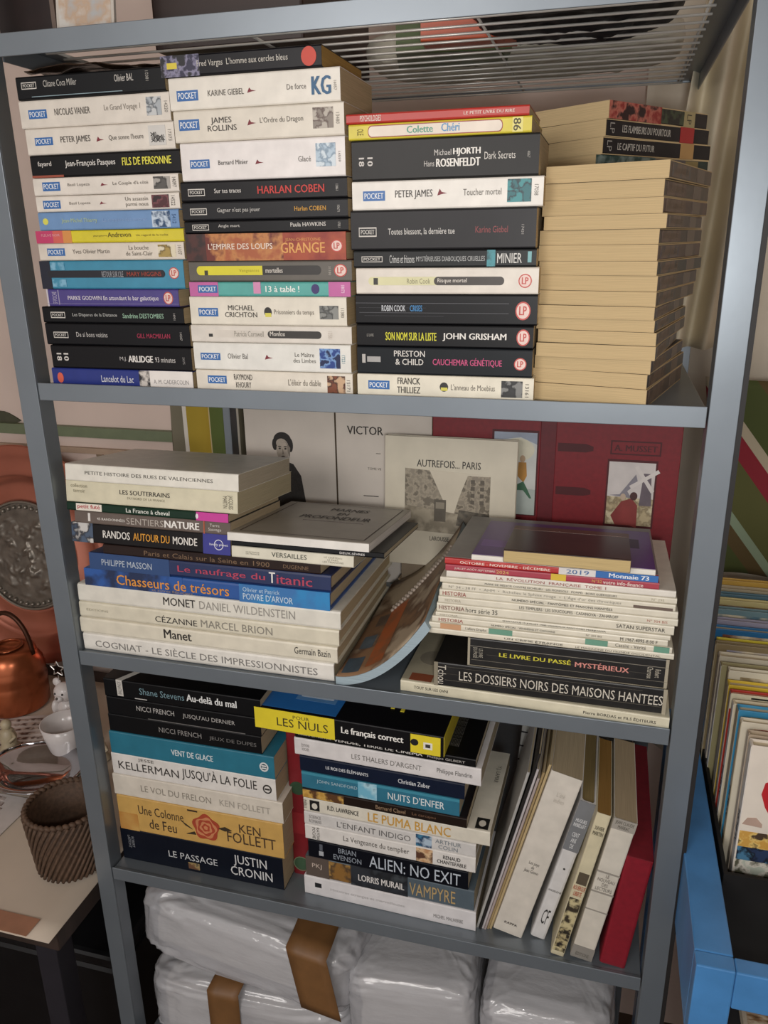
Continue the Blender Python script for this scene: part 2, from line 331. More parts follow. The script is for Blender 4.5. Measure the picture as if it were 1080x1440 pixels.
s1.add('black paperback with yellow title lettering', .0268, .2026, zto(s1, .2395), '18171b', [('b',.0,.22,.0,.1,'9a4a34'), ('t','fayard',.05,.145,.45,.72,'d3cec8',.02), ('t','Jean-François Pasques',.24,.58,.38,.72,'d8d4ce',.02), ('t','FILS DE PERSONNE',.625,.945,.40,.74,'e0d84a',.03)])
s1.add('white paperback with black starburst picture', .0252, .1984, zto(s1, .2652), 'e0d8cc', [('pk',.06,.36,.66), ('t','PETER JAMES',.24,.445,.36,.66,'4b453e',.01), ('ft',.485,.46), ('t','Que sonne l\'heure',.57,.80,.40,.62,'5c554c'), ('b',.835,.945,.16,.88,'cfccc6','picture')]+[('r',c,.85+.016*(i%5),.875+.016*(i%5),.26+.11*(i//5),.42+.11*(i//5),'2c2a28') for i, c in enumerate('x*x*+*x+x*x*')]+[('r','17373',.963,.983,.3,.7,'6a645c')])
s1.add('white paperback with pale sketch picture', .0215, .1960, zto(s1, .2920), 'ddd5c9', [('pk',.06,.34,.66), ('t','NICOLAS VANIER',.24,.48,.42,.66,'4d463f',.005), ('t','Le Grand Voyage 1',.575,.81,.42,.68,'8a8278'), ('p',.85,.945,.22,.85,'c6c8c8','aab0b4','5a6066'), ('r','14220',.965,.985,.3,.68,'6a645c')])
s1.add('black paperback under a brown plastic wrap', .0230, .1935, .0220, '15181c', [('pf',.035,.45,.75), ('t','Clitane Coca Miller',.19,.42,.5,.78,'bab7b0'), ('t','Olivier BAL',.675,.80,.5,.80,'c5c1ba',.01), ('b',.1,.72,.1,.13,'8aa0a8','crease'), ('R','18021',.88,.9,.45,.85,'a8a49c')])
s1.done()
s2 = Stack('second upper stack', TOPZ[1], .012, .108, group=G1)
s2.add('cream paperback with brown portrait picture', .1993, .3781, zto(s2, .0192), 'e4dccd', [('pk',.075,.36,.74,.125), ('t','RAYMOND\nKHOURY',.25,.37,.2,.84,'3f3831',.01), ('t','L\'élixir du diable',.60,.805,.38,.68,'6d6356'), ('p',.845,.955,.08,.88,'7a4228','c9a684','3a1a10'), ('r','15171',.965,.985,.2,.7,'55504a')])
s2.add('white paperback with dark blue lightning picture', .1980, .3768, zto(s2, .0484), 'e6e4dc', [('pk',.045,.36,.62,.13), ('t','Olivier Bal',.225,.355,.42,.62,'5f5a52'), ('ft',.465,.48), ('t','Le Maître\ndes Limbes',.645,.785,.34,.70,'5f5a52'), ('p',.81,.935,.16,.86,'1f3f86','12204c','7fa6d8'), ('r','17221',.945,.965,.35,.65,'3d7a8a')])
s2.add('grey-white paperback with black title band', .1968, .3780, zto(s2, .0668), 'ddd6cb', [('cap',.09,.82,.30,.72,'d8d0c4',.02), ('cap',.49,.82,.30,.72,'33302c',.02), ('t','Patricia Cornwell',.28,.465,.36,.68,'8a8478'), ('t','Monfox',.505,.60,.42,.68,'d6d0c6',.02), ('b',.115,.14,.32,.5,'2a2826','emblem'), ('r','13581',.86,.885,.3,.72,'c2b8ac')])
s2.add('cream paperback with grey photograph square', .1984, .3736, zto(s2, .0963), 'e4ddcd', [('pk',.055,.30,.60,.13), ('t','MICHAEL\nCRICHTON',.23,.44,.28,.70,'3f3a33',.01), ('o',.51,.47,.024,.17,'2a2724'), ('b',.492,.53,.30,.44,'d9cf58','emblem'), ('t','Prisonniers du temps',.55,.80,.34,.56,'7a7266'), ('p',.835,.95,.24,.70,'6d6f6c','8a8b86','3f403e'), ('r','11380',.965,.985,.30,.62,'6a645a')])
s2.add('thin turquoise and pink paperback', .2002, .3786, zto(s2, .1109), '57a8a0', [('b',.0,.185,.0,1,'c264a0'), ('pk',.055,.24,.78,.125), ('b',.41,.455,.2,1,'d890b8'), ('t','13 à table !',.485,.695,.3,.74,'e8efe9',.03), ('o',.79,.52,.024,.34,'3a2f6a'), ('b',.87,1,.0,1,'c264a0'), ('r','18073',.945,.965,.25,.78,'efd8e6')])
s2.add('grey paperback with yellow and black title band', .2007, .3799, zto(s2, .1318), '5f5a52', [('cap',.05,.82,.32,.76,'2a2724',.022), ('cap',.05,.16,.32,.76,'dcd22e',.022), ('b',.08,.465,.32,.76,'dcd22e','title_band'), ('t','Vengeances',.32,.445,.42,.62,'a89c22'), ('t','mortelles',.485,.59,.42,.66,'d8d2c8',.02), ('b',.1,.122,.32,.55,'3a3622','emblem'), ('r','31180',.865,.88,.3,.72,'b5aea4'), ('lp',.935,.52,.038,.30)])
s2.add('flame red paperback with orange capitals', .2007, .3753, zto(s2, .1585), '8c3424', [('p',.0,.13,.0,1,'2e1a18','4a241e'), ('p',.13,.62,.0,1,'a85a34','6e2a1e','c08048',40), ('p',.62,1,.0,1,'8c2e20','a84a2c',None,40), ('t','L\'EMPIRE DES LOUPS',.145,.555,.42,.64,'e6d4c4',.02), ('t','JEAN-CHRISTOPHE',.635,.85,.66,.80,'d99a58'), ('t','GRANGE',.605,.875,.26,.64,'e0a45c',.02), ('lp',.945,.5,.036,.22)])
s2.add('thin black paperback with white author capitals', .2002, .3777, zto(s2, .1712), '1b1b1f', [('pf',.05,.25,.72), ('t','Angle mort',.215,.35,.4,.7,'c4c0ba',.015), ('t','Paula HAWKINS',.66,.87,.42,.74,'c9c5be',.02), ('r','17051',.94,.955,.3,.7,'b9b5ae')])
s2.add('charcoal paperback with gold author lettering', .1998, .3780, zto(s2, .1892), '333338', [('pf',.05,.30,.66), ('t','Gagner n\'est pas jouer',.22,.485,.36,.66,'bdbab5',.01), ('t','Harlan COBEN',.69,.875,.40,.64,'d09a3a',.015), ('r','10671',.94,.955,.3,.65,'b9b5ae')])
s2.add('black paperback with large red author capitals', .2003, .3780, zto(s2, .2085), '1f1e22', [('pf',.045,.28,.64), ('t','Sur tes traces',.21,.375,.40,.62,'d0ccc6',.02), ('t','HARLAN COBEN',.475,.87,.30,.68,'c93a34',.02), ('r','13861',.935,.95,.35,.65,'b9b5ae')])
s2.add('thick white paperback with pale blue picture', .2037, .3769, zto(s2, .2442), 'e9e3df', [('pk',.055,.33,.56,.125), ('t','Bernard Minier',.235,.42,.40,.52,'55504a',.01), ('ft',.465,.42,.08), ('t','Glacé',.725,.80,.40,.54,'66605a'), ('p',.83,.945,.26,.84,'b5c8d6','d3dfe6','7f95a8'), ('r','14559',.96,.975,.36,.62,'7a7670')])
s2.add('ivory paperback with brown picture square', .1993, .3767, zto(s2, .2735), 'dfd7c8', [('pk',.03,.38,.72,.125), ('t','JAMES\nROLLINS',.205,.38,.32,.74,'3c3630',.01), ('ft',.445,.50), ('t','L\'Ordre du Dragon',.52,.77,.44,.66,'6d675e'), ('p',.825,.94,.24,.86,'b8b0a4','8c8278','5d4a42'), ('r','13480',.955,.975,.35,.68,'8a847a')])
s2.add('white paperback with blue monogram picture', .1965, .3735, zto(s2, .3030), 'e6e0d4', [('pk',.045,.28,.60,.13), ('t','KARINE GIEBEL',.235,.45,.38,.56,'5c564e',.005), ('ft',.47,.46,.1), ('t','De force',.70,.81,.42,.58,'66605a'), ('t','KG',.84,.95,.22,.76,'3a6488',.05), ('r','16057',.965,.98,.32,.60,'7a746c')])
s2.add('dark paperback with red dot and page edges', .1905, .3565, .0190, '1c1b22', [('p',.0,.25,.0,1,'2c2a44','15151c','8a86a0',90), ('b',.04,.105,.38,.66,'d8c43a','label'), ('t','Fred Vargas  L\'homme aux cercles bleus',.235,.80,.32,.70,'c9c4ba',.005), ('o',.925,.5,.045,.44,'c8402c')], yaw=0, B=.13, pages='b08c4e')
s2.done()
s3 = Stack('third upper stack', TOPZ[1], .012, .108, group=G1)
s3.add('cream paperback with black photograph square', .3832, .5638, zto(s3, .0198), 'e6dfcc', [('pk',.065,.34,.72,.125), ('t','FRANCK\nTHILLIEZ',.235,.37,.2,.88,'3a342c',.02), ('o',.505,.52,.024,.2,'2a2724'), ('b',.488,.525,.36,.50,'d8cf58','emblem'), ('t','L\'anneau de Moebius',.545,.79,.40,.66,'6d655a'), ('p',.825,.94,.16,.86,'2c2c2c','7d7d7a','121212'), ('r','13161',.955,.975,.2,.75,'4a453e')])
s3.add('dark slate paperback with pink title capitals', .3836, .5614, zto(s3, .0475), '1f262e', [('b',.03,.05,.4,.72,'b9b5b0','emblem'), ('b',.06,.14,.44,.64,'a5a3a0','label'), ('t','PRESTON\n& CHILD',.22,.40,.36,.88,'d9d5ce',.015), ('t','CAUCHEMAR GÉNÉTIQUE',.445,.835,.34,.66,'c84a7c',.02), ('lp',.935,.48,.034,.22)])
s3.add('black paperback with yellow title capitals', .3840, .5614, zto(s3, .0698), '16161a', [('t','LE LIVRE',.06,.1,.45,.58,'9a968f'), ('t','SON NOM SUR LA LISTE',.17,.465,.30,.66,'dcd832',.03), ('t','JOHN GRISHAM',.50,.855,.30,.66,'e6e2da',.03), ('lp',.945,.5,.036,.36)])
s3.add('black paperback with creased outlined title band', .3835, .5640, zto(s3, .0990), '19191d', [('b',.0,.85,.70,.715,'56565c','crease'), ('b',.02,.85,.38,.395,'4c4c52','crease'), ('t','ROBIN COOK',.15,.285,.44,.64,'cdd0d4',.02), ('t','CRISES',.31,.38,.44,.64,'3f88c0',.03), ('lp',.925,.48,.04,.30), ('b',.05,.5,.28,.288,'44444a','crease'), ('b',.02,.4,.55,.556,'44444a','crease')])
s3.add('cream paperback with narrow black title band', .3850, .5640, zto(s3, .1240), 'e0d8cc', [('cap',.07,.82,.34,.66,'d9d5a8',.02), ('cap',.44,.82,.34,.66,'3a332e',.02), ('b',.10,.44,.34,.66,'d9d5a8','title_band'), ('t','Robin Cook',.29,.42,.40,.60,'8a8468'), ('t','Risque mortel',.46,.62,.40,.60,'d9d2c8',.015), ('b',.10,.125,.36,.62,'2a2826','emblem'), ('lp',.93,.5,.035,.26)])
s3.add('thin dark grey paperback with turquoise shine', .3830, .5610, zto(s3, .1405), '2f3234', [('pf',.045,.32,.66,.12), ('t','Crimes et frissons',.205,.345,.26,.72,'c0c0bd',.01), ('t','MYSTÉRIEUSES DIABOLIQUES CRUELLES',.355,.73,.30,.70,'a9aaa8',.015), ('p',.74,.785,.04,.96,'3f8f98','1f4a50'), ('t','MINIER',.795,.925,.22,.76,'d6d4ce',.01), ('b',.955,.975,.25,.85,'6fa8ac','label')])
s3.add('thick charcoal paperback with pale white title', .3807, .5596, zto(s3, .1770), '3c3b3d', [('pf',.045,.34,.58,.10), ('t','Toutes blessent, la dernière tue',.21,.575,.36,.54,'cfccc6',.01), ('t','Karine Giebel',.685,.855,.40,.56,'8a3e40',.01), ('r','17431',.925,.938,.35,.58,'aaa6a0')])
s3.add('white paperback with teal photograph square', .3826, .5646, zto(s3, .2033), 'eae5dc', [('pk',.06,.32,.66,.12), ('t','PETER JAMES',.235,.435,.34,.66,'3c3732',.01), ('ft',.46,.52,.15), ('t','Toucher mortel',.595,.79,.42,.64,'6a645c'), ('p',.82,.94,.16,.92,'3d8e92','2a6c72','1c2c34'), ('r','17038',.955,.975,.36,.72,'6a645c')])
s3.add('thick dark grey paperback with rotated numerals', .3832, .5594, zto(s3, .2390), '393836', [('r','18',.04,.07,.36,.58,'cfcac4',.03), ('r','10',.088,.118,.36,.58,'cfcac4',.03), ('t','Michael',.455,.545,.56,.70,'cfcac4'), ('t','HJORTH',.555,.70,.52,.72,'ece8e0',.05), ('t','Hans',.40,.455,.30,.44,'cfcac4'), ('t','ROSENFELDT',.465,.70,.28,.48,'ece8e0',.05), ('t','Dark Secrets',.72,.88,.42,.60,'d3cec6'), ('r','4867',.94,.955,.42,.58,'a5a19a')])
s3.add('yellow paperback with long pink title panel', .3808, .5517, zto(s3, .2530), 'd8c83e', [('cap',.11,.85,.12,.88,'9a3c34',.02), ('cap',.114,.846,.18,.82,'e6d9c9',.02), ('t','Colette',.33,.475,.30,.74,'57a088',.03), ('t','Chéri',.52,.62,.30,.80,'6a9cc8',.03), ('b',.90,.955,.06,.94,'e2d77c','label'), ('r','86',.905,.945,.12,.88,'4a4424',.02), ('r','OLE',.05,.085,.3,.7,'6a5a20')])
s3.add('slim red paperback with small white capitals', .3785, .5490, .0090, 'b8332a', [('t','PSYCHOLOGIES',.08,.20,.2,.8,'e2cfc4',.03), ('t','LE PETIT LIVRE DU RIRE',.655,.925,.36,.66,'e6d2c6',.02)])
s3.done()
# fourth stack: tail edges face the viewer, spines turned to the right
s4 = Stack('rightmost upper stack', TOPZ[1], .006, .111, group=G1)
def turned(desc, xn, yn, z, T, a, col, its, w=.111, l=.178, where='rightmost upper stack', k=0, pages='c6ae84'):
    b = Book('paperback_book', l, w, T-.0002, col, pages=pages, pos=(xn, yn, z), rot=(0, 0, R(90+a)), ox=0., cmat=M(col, .45, kind='worn', vary=.35, scale=70), over=-.0007, ct=.00025)
    items(b.spine, its)
    o = 'topmost' if k == 1 else ORD[k]+' from top'
    tag(b.root, '%s, %s of %s' % (desc, o, where), 'book', G1)
    return b
BR = ['4a3324', '3e2c22', '44392e', '4f3a28', '402e2a', '3a3636', '45302a', '33302c', '4a382c', '2f2e2a', '3a2f38', '503426', '4a3a30', '5a4028', '4f3428', '4a4440', '4c3a2a', '46331f']
zb = [-.0038, .0133, .0272, .0402, .0533, .0655, .0768, .0885, .1018, .1158, .1285, .1428, .1560, .1685, .1822, .1970, .2118]
yaws = [-13.9, -14.4, -12.9, -9.7, -12, -12.7, -12.2, -14.9, -15.4, -17, -16.3, -16.4, -14.3, -16.9, -17, -16.4]
xs = [.6717, .6710, .6733, .6760, .6757, .6733, .6720, .6724, .6724, .6709, .6702, .6703, .6753, .6713, .6709, .6738]
nb = len(yaws)
tone = ['worn dark brown spine', 'faded brown spine', 'scuffed grey-brown spine', 'rubbed chestnut spine']
for i in range(nb):
    its = [('p',.05,.45,.12,.88,BR[i % 18],'6a5242',None,60), ('b',.62,.8,.1,.9,'5a4636'), ('t','LES ANNALES',.1,.4,.3,.7,'7a6650')]
    turned('paperback with yellowed edges and '+tone[i % 4], xs[i]-.002, .004+.0015*((i*7) % 3), zb[i], zb[i+1]-zb[i], yaws[i], BR[(i*5) % 18], its, k=nb-i+4)
tops = [('black and green', .606, .128, -42, '2c3a34', [('p',0,.5,0,1,'2f4a44','7a8a84',None,90), ('b',.5,.78,.05,.95,'5f5a56'), ('b',.78,.9,.1,.9,'8a7a4e')]),
        ('black with tan band', .612, .130, -40, '17161a', [('t','LE CAPTIF DU FUTUR',.12,.45,.3,.7,'b9b4aa',.02), ('b',.70,.83,.02,.98,'b08a56'), ('r','LP',.03,.07,.2,.8,'9a968f')]),
        ('black with red band', .614, .130, -38, '17161a', [('t','LES FLAMBEURS DU POURTOUR',.14,.60,.3,.72,'b9b4aa',.02), ('b',.70,.84,.02,.98,'a82c2c'), ('r','LP',.03,.07,.2,.8,'9a968f')]),
        ('red and black with cream band', .616, .130, -36, '1d1718', [('p',.0,.5,.0,1,'8c2a26','2a1214','b86a5a',60), ('p',.5,.74,.1,.9,'3f4a34','1d1a18'), ('b',.74,.86,.02,.98,'a89a6e'), ('r','LP',.77,.82,.2,.8,'4a4434')])]
z = .2122
for i, (d, x, y, a, c, its) in enumerate(tops):
    turned(d+' paperback turned aside', x, y, z, .0165, a, c, its, k=4-i); z += .0165
# crumpled brown plastic over the first stack
def wrapfn(u, v):
    x = .028+.15*u; y = .02+.09*v
    hgt = .3165+.0115*math.exp(-((u-.35)/.4)**2)*(1-.35*abs(2*v-1))+.0035*mnoise.noise(Vector((u*6, v*5, 2)))
    return (x, y, max(hgt, .3148))
tag(MB().sheet(wrapfn, 30, 16).build('plastic_wrap', M('3a2a1e', .22, kind='film_brown', vary=.3, scale=30), smooth=True, solid=.0006), 'brown crinkled plastic wrap lying on top of leftmost upper stack', 'plastic wrap')

# ------------------------------------------------------------------ middle shelf, art books on the left
G2 = 'large books stacked on the middle shelf'
a = Stack('middle shelf art stack', TOPZ[2], .012, .235, group=G2, name='art_book', pages='b5a486')
kh = dict(hard=True)
SL = '6a6660'
a.add('white art book with tall narrow grey capitals', .0028, .3448, .0247, 'e5e1d8', [('t','COGNIAT - LE SIÈCLE DES IMPRESSIONNISTES',.05,.94,.26,.74,'7d7a76')], dT=.004, **kh)
a.add('cream art book with small black title', .0014, .3500, .0225, 'ddd6c3', [('t','Manet',.345,.455,.30,.86,INK,.02), ('t','Germain Bazin',.845,.975,.36,.76,INK)], dT=.003, **kh)
a.add('cream art book with thin grey author lettering', .0029, .3525, .0220, 'd9d2bd', [('t','CÉZANNE',.31,.475,.24,.70,INK), ('t','MARCEL BRION',.49,.76,.24,.70,'8a857a'), ('t','ÉDITIONS',.03,.12,.45,.62,'a9a38f')], dT=.003, **kh)
a.add('white art book with bold and thin title', .0043, .3550, .0245, 'dfdbcf', [('t','MONET',.345,.47,.32,.76,INK,.01), ('t','DANIEL WILDENSTEIN',.485,.84,.32,.76,'96928a')], dT=.003, **kh)
a.add('bright blue hardcover with orange title', .0182, .3432, .0228, '27549a', [('p',.0,.42,.0,1,'2a58a0','1c2c50',None,30), ('p',.65,1,.0,1,'2f86c0','3a74b0',None,30), ('t','Chasseurs de trésors',.14,.61,.22,.80,'e0953a',.01), ('t','et autres flibustiers',.29,.46,.06,.20,'9a8470'), ('t','Olivier et Patrick',.665,.81,.60,.84,'b9d2e4'), ('t','POIVRE D\'ARVOR',.665,.86,.16,.52,'c5d8e6',.01)], dT=.006, **kh)
a.add('navy blue hardcover with red title lettering', .0278, .3448, .0215, '1e2c56', [('b',.0,.35,.0,1,'2a4878','colour_band'), ('t','PHILIPPE MASSON',.055,.275,.28,.66,'b5c0cc',.005), ('t','Le naufrage du',.385,.745,.24,.72,'b4405a',.01), ('t','T',.76,.785,.24,.86,'e4e0dc',.03), ('t','itanic',.79,.93,.24,.74,'b4405a',.01)], dT=.006, **kh)
a.add('dark brown book with faint gilt title', .0500, .3330, .0128, '3c2620', [('t','Paris et Calais sur la Seine en 1900',.2,.78,.25,.72,'7a6048'), ('t','DUGENNE',.84,.95,.3,.66,'7a6048')], dT=.006)
ZV, TV = a.z, a.tilt
a.add('black travel book with orange title words', .0074, .2220, .0250, '1f1a1c', [('p',.0,.14,.0,1,'4a5a70','c9c6c2','2a2a30',60), ('t','RANDOS',.205,.38,.32,.70,'e4e0d8',.02), ('t','AUTOUR DU',.40,.63,.32,.70,'dc9a30',.02), ('t','MONDE',.65,.80,.32,.70,'e4e0d8',.02), ('b',.835,1,.0,1,'33358a','colour_band'), ('t','lonely planet',.875,.985,.40,.55,'dcdce6',.02)], B=.15, name='paperback_book', hard=False)
s = a.books[-1][0].spine; s.ring(.93, .48, .028, .26, M('dcdce6', .5, kind='print'), t=.85)
a.add('brown hiking guide with white title', .0155, .2240, .0160, '655850', [('b',.09,.105,.2,.85,'dcd8d2','emblem'), ('t','45 RANDONNÉES',.15,.335,.36,.60,'d6d0c8',.03), ('t','SENTIERS',.345,.585,.22,.72,'b5aca2'), ('t','NATURE',.59,.81,.22,.76,'ece8e2',.04), ('b',.835,.842,.0,1,'b4583a','rule'), ('t','Terre\nSauvage',.865,.945,.2,.8,'d6d0c8')], B=.15, name='paperback_book')
a.add('thin green guide with magenta end panel', .0075, .2230, .0105, '1f4a34', [('b',.06,.225,.08,.92,'e4dccf','label'), ('t','petit futé',.07,.215,.2,.84,'b03038',.02), ('t','La France à cheval',.38,.65,.28,.78,'dfe2d8',.02), ('b',.81,1,.0,1,'c83a98','colour_band'), ('o',.815,.5,.008,.3,'e8dfe4')], B=.15, name='paperback_book')
a.add('worn cream paperback with bold small title', .0078, .2350, .0273, 'd6cfb4', [('t','LES SOUTERRAINS',.325,.62,.50,.70,'3a352c',.015), ('t','DU NORD DE LA FRANCE',.37,.59,.30,.40,'8a836c'), ('t','collection\nterroir',.03,.13,.45,.85,'8a836c'), ('r','JACQUES\nMARTIN',.92,.975,.2,.8,'5a5444')], B=.165, name='paperback_book', pages='b9ad8e')
a.add('white paperback with spaced letterpress title', .0120, .2390, .0210, 'e4e0d4', [('t','PETITE HISTOIRE DES RUES DE VALENCIENNES',.12,.86,.42,.62,'4a463e')], B=.155, name='paperback_book', pages='b9ae98')
a.done()
# three books laid beside them, on the brown book
b3 = Stack('pile beside hiking guides', ZV, .010, .19, group=G2, pages='b5aa92'); b3.tilt = TV
b3.add('cream book with tall green-black title', .2248, .3738, .0140, 'dcd7c4', [('t','VERSAILLES',.335,.625,.34,.74,'3c3f34',.005), ('t','CHÂTEAUX\nDE FRANCE',.12,.235,.36,.66,'6d685a'), ('t','LE CHÂTEAU\nLE PARC\nLES TRIANONS',.755,.92,.25,.82,'8a8676')])
b3.add('thin black book with white county name', .2252, .4092, .0066, '15171c', [('t','DEUX-SÈVRES',.72,.88,.25,.75,'d6d4d0',.02)], B=.17)
mz, mt = b3.z, b3.tilt
b3.add('grey booklet with framed title and white edge', .2212, .3926, .0108, 'a39c90', [], B=.2, pages='e6e2da', rough=.35, over=.0002, cmat=M('a39c90', .35, kind='cover', vary=.08))
mb = b3.books[-1][0]
MB().box(-mb.L/2+.0002, mb.L/2-.0002, -.0006, .0004, .0004, mb.T-.0008).build('trimmed_edge', M('e4e0d8', .7, kind='paper'), mb.root, label='white trimmed front edge')
pf = mb.front
pf.frame(.06, .95, .05, .97, M('4a3630', .5, kind='print'), .008, .006)
pf.text('MARNES', .42, .72, .78, .86, '2a2522', .01); pf.text('EN', .52, .60, .66, .73, '2a2522', .01); pf.text('PROFONDEUR', .28, .82, .52, .61, '2a2522', .01); pf.rect(.34, .80, .455, .46, M('5a504a', .5, kind='print'), 'rule')
b3.done()

# magazine pile on the right
G3 = 'magazines piled on the middle shelf'
g = Stack('right magazine pile', TOPZ[2], .012, .185, group=G3, cat='magazine', name='magazine', pages='c9c0a8')
CR = 'dcd5c2'
g.add('large white booklet under the black books', .4262, .7228, .0145, 'd6cfb6', [('t','TOUT SUR LES OVNI',.055,.19,.40,.66,'3a352c',.01), ('t','Pierre BORDAS et FILS ÉDITEURS',.70,.955,.36,.66,'3a352c',.01)], y=.009, yaw=-1.5, B=.2, dT=.001)
pt = g.books[-1][0].front
pt.rect(.0, .17, .02, .98, M('a59c86', .5, kind='print', vary=.12), 'cover_picture'); pt.text('Le Monde de l\'Étrange', .10, .15, .16, .95, '2c2822', .03, rot=2); pt.rect(.03, .12, .02, .10, M('8a4a30', .5, kind='print'), 'cover_picture')
pt.oval(.09, .3, .06, .09, M('8a8272', .5, kind='print'), 'cover_picture')
BK = dict(cmat=M('1a1817', .42, kind='cracked', vary=.5, scale=50))
g.add('thick black book with long thin white title', .4663, .7183, .0305, '1a1817', [('r','Tchou',.018,.055,.10,.90,'c9c2b4',.0), ('t','LES DOSSIERS NOIRS DES MAISONS HANTEES',.115,.985,.34,.72,'cfc8ba',.0), ('b',.0,.018,.0,1,'8a8270','worn_edge'), ('b',.985,1,.0,1,'a59c88','worn_edge'), ('b',.05,.98,.28,.29,'6a6458','crease'), ('b',.05,.9,.84,.85,'5a554c','crease'), ('b',.05,.95,.55,.558,'4a463e','crease')], cat='book', name='paperback_book', B=.17, dT=.0015, **BK)
g.add('thick cracked black book with yellow and pink title', .5043, .7170, .0345, '1a1817', [('b',.0,.012,.0,1,'a59c88','worn_edge'), ('b',.985,1,.0,1,'a59c88','worn_edge'), ('b',.0,1,.0,.025,'8a8270','worn_edge'), ('b',.01,1,.71,.725,'8a8478','crease'), ('b',.02,1,.22,.23,'7a7468','crease'), ('b',.1,.9,.45,.456,'5a554c','crease'), ('r','LE LIVRE\nDU PASSÉ',.03,.08,.30,.68,'a9a394'), ('t','LE LIVRE DU PASSÉ',.165,.53,.44,.62,'cfc63e',.03), ('t','MYSTÉRIEUX',.55,.815,.40,.62,'d08a80',.03), ('r','Robert\nCharroux',.90,.965,.30,.70,'b5ae9e')], cat='book', name='paperback_book', B=.16, dT=.0015, **BK)
zb0 = g.z
def mg(desc, x0, x1, ztop, its, col=CR, B=.185, dT=.0009, **k):
    g.add(desc, x0, x1, ztop-g.z, col, its, B=B, dT=dT, **k)
mg('white magazine with spaced small capitals', .4576, .7207, -.2628, [('t','UN CRIME ÉTRANGE',.33,.57,.35,.75,'4a463e',.01), ('t','LE MAGAZINE DU MONDE OCCIDENTAL',.62,.95,.25,.55,'5a554c'), ('t','N° 253',.46,.51,.1,.32,'5a554c')])
mg('magazine with green and orange patches', .4600, .7181, -.2555, [('b',.05,.14,.05,.95,'c99a74'), ('b',.26,.36,.05,.95,'6a9a84'), ('t','L\'affaire Dreyfus',.16,.25,.2,.75,'5a554c'), ('b',.66,.75,.05,.95,'6a9a84'), ('t','Cassini - Vérité',.78,.90,.25,.8,'5a554c'), ('b',.93,.99,.05,.95,'6a9a84')])
mg('magazine with red masthead and printed price', .4634, .7132, -.2478, [('t','HISTORIA',.03,.14,.25,.8,'9a4a40',.01), ('t','NUMÉRO SPÉCIAL · VENDÉENS ET CHOUANS',.265,.54,.3,.65,'4a463e',.01), ('t','N° 302 BIS',.67,.735,.35,.65,'6a655a'), ('t','M 1967-4095-8.00 F',.81,.96,.25,.75,'4a463e',.01)])
mg('thin magazine with one line of capitals', .4676, .7150, -.2420, [('t','SPARTACUS 15 JUILLET 1940 VAISSEAUX FANTÔMES MARIJUANA',.30,.74,.3,.75,'4a463e',.015), ('t','HISTORIA',.02,.10,.3,.7,'a59c88')])
mg('thicker magazine with black special issue title', .4687, .7180, -.2312, [('t','HISTORIA',.01,.125,.30,.75,'7a4a40',.01), ('t','hors série 35',.13,.27,.25,.78,'3a362e'), ('t','SATAN SUPERSTAR',.77,.965,.28,.68,'4a463e',.01)])
mg('magazine with secret societies capitals', .4704, .7207, -.2228, [('t','LES TEMPLIERS · LES SOUCOUPES · CASANOVA · ZAHAROFF',.355,.765,.3,.7,'4a463e',.01), ('t','N° 304 BIS',.88,.96,.3,.65,'a8604e'), ('t','HISTORIA',.03,.1,.3,.7,'a59c88')])
mg('magazine with red masthead and haunted houses line', .4715, .7200, -.2145, [('t','HISTORIA',.015,.12,.2,.8,'9a4a40',.01), ('t','NUMÉRO SPÉCIAL · FANTÔMES ET MAISONS HANTÉES',.32,.74,.3,.7,'3a362e',.015)])
mg('magazine with large serif line along spine', .4747, .7169, -.2066, [('t','N° 34 - 38 FF  •  AHM  •  Richelieu le Sphinx rouge  •  L\'Âge d\'or des chroniques',.03,.78,.22,.82,'8a857a'), ('b',.83,.99,.05,.45,'6a5a50','label')])
mg('magazine with very small black capitals', .4722, .7176, -.1998, [('t','MARIE DE MÉDICIS CONTRE RICHELIEU · LES MONGOLS · POMPÉI · BORIS GUÉRISSEURS',.20,.76,.3,.7,'4a463e',.01), ('t','N° 295',.90,.95,.3,.7,'a59c88')])
mg('white magazine with spaced red capitals', .4790, .7160, -.1920, [('t','LA  RÉVOLUTION  FRANÇAISE  TOME 1',.23,.71,.2,.8,'9a4f48',.005)], col='e0dace')
mg('crimson quarterly with yellow patch', .4780, .6990, -.1842, [('t','JUILLET-AOÛT-SEPTEMBRE',.045,.245,.3,.75,'e4cfc6',.01), ('t','2024',.25,.31,.3,.75,'d8b46a'), ('b',.51,.58,.05,1,'d8b83a'), ('t','N°52',.70,.745,.25,.72,'d0a85a'), ('t','votre info-finance',.75,.93,.2,.75,'e4cfc6',.02)], col='a83a4a')
mg('red quarterly with white and blue bands', .4772, .6975, -.1768, [('t','OCTOBRE - NOVEMBRE - DÉCEMBRE',.075,.51,.28,.78,'ecd9cc',.02), ('b',.55,.72,.0,1,'d9d4d0'), ('t','2019',.585,.69,.2,.85,'4a6a98',.01), ('b',.72,1,.0,1,'2f6aae'), ('t','Monnaie 73',.78,.96,.2,.84,'e4e6ea',.03)], col='b8302e')
MZ, MT = g.z, g.tilt
g.books[-1][0].front.rect(.0, 1, .02, 1, M('8a8782', .35, kind='print', vary=.12), 'cover_picture', label='grey cover')
mg('purple film magazine with white spine', .5064, .6940, MZ+.0066, [('t','N° 157  •  CINÉMA 66',.345,.655,.3,.72,'3a352f',.01)], col='e2ddd2', B=.15, cmat=M('e2ddd2', .4, kind='cover'))
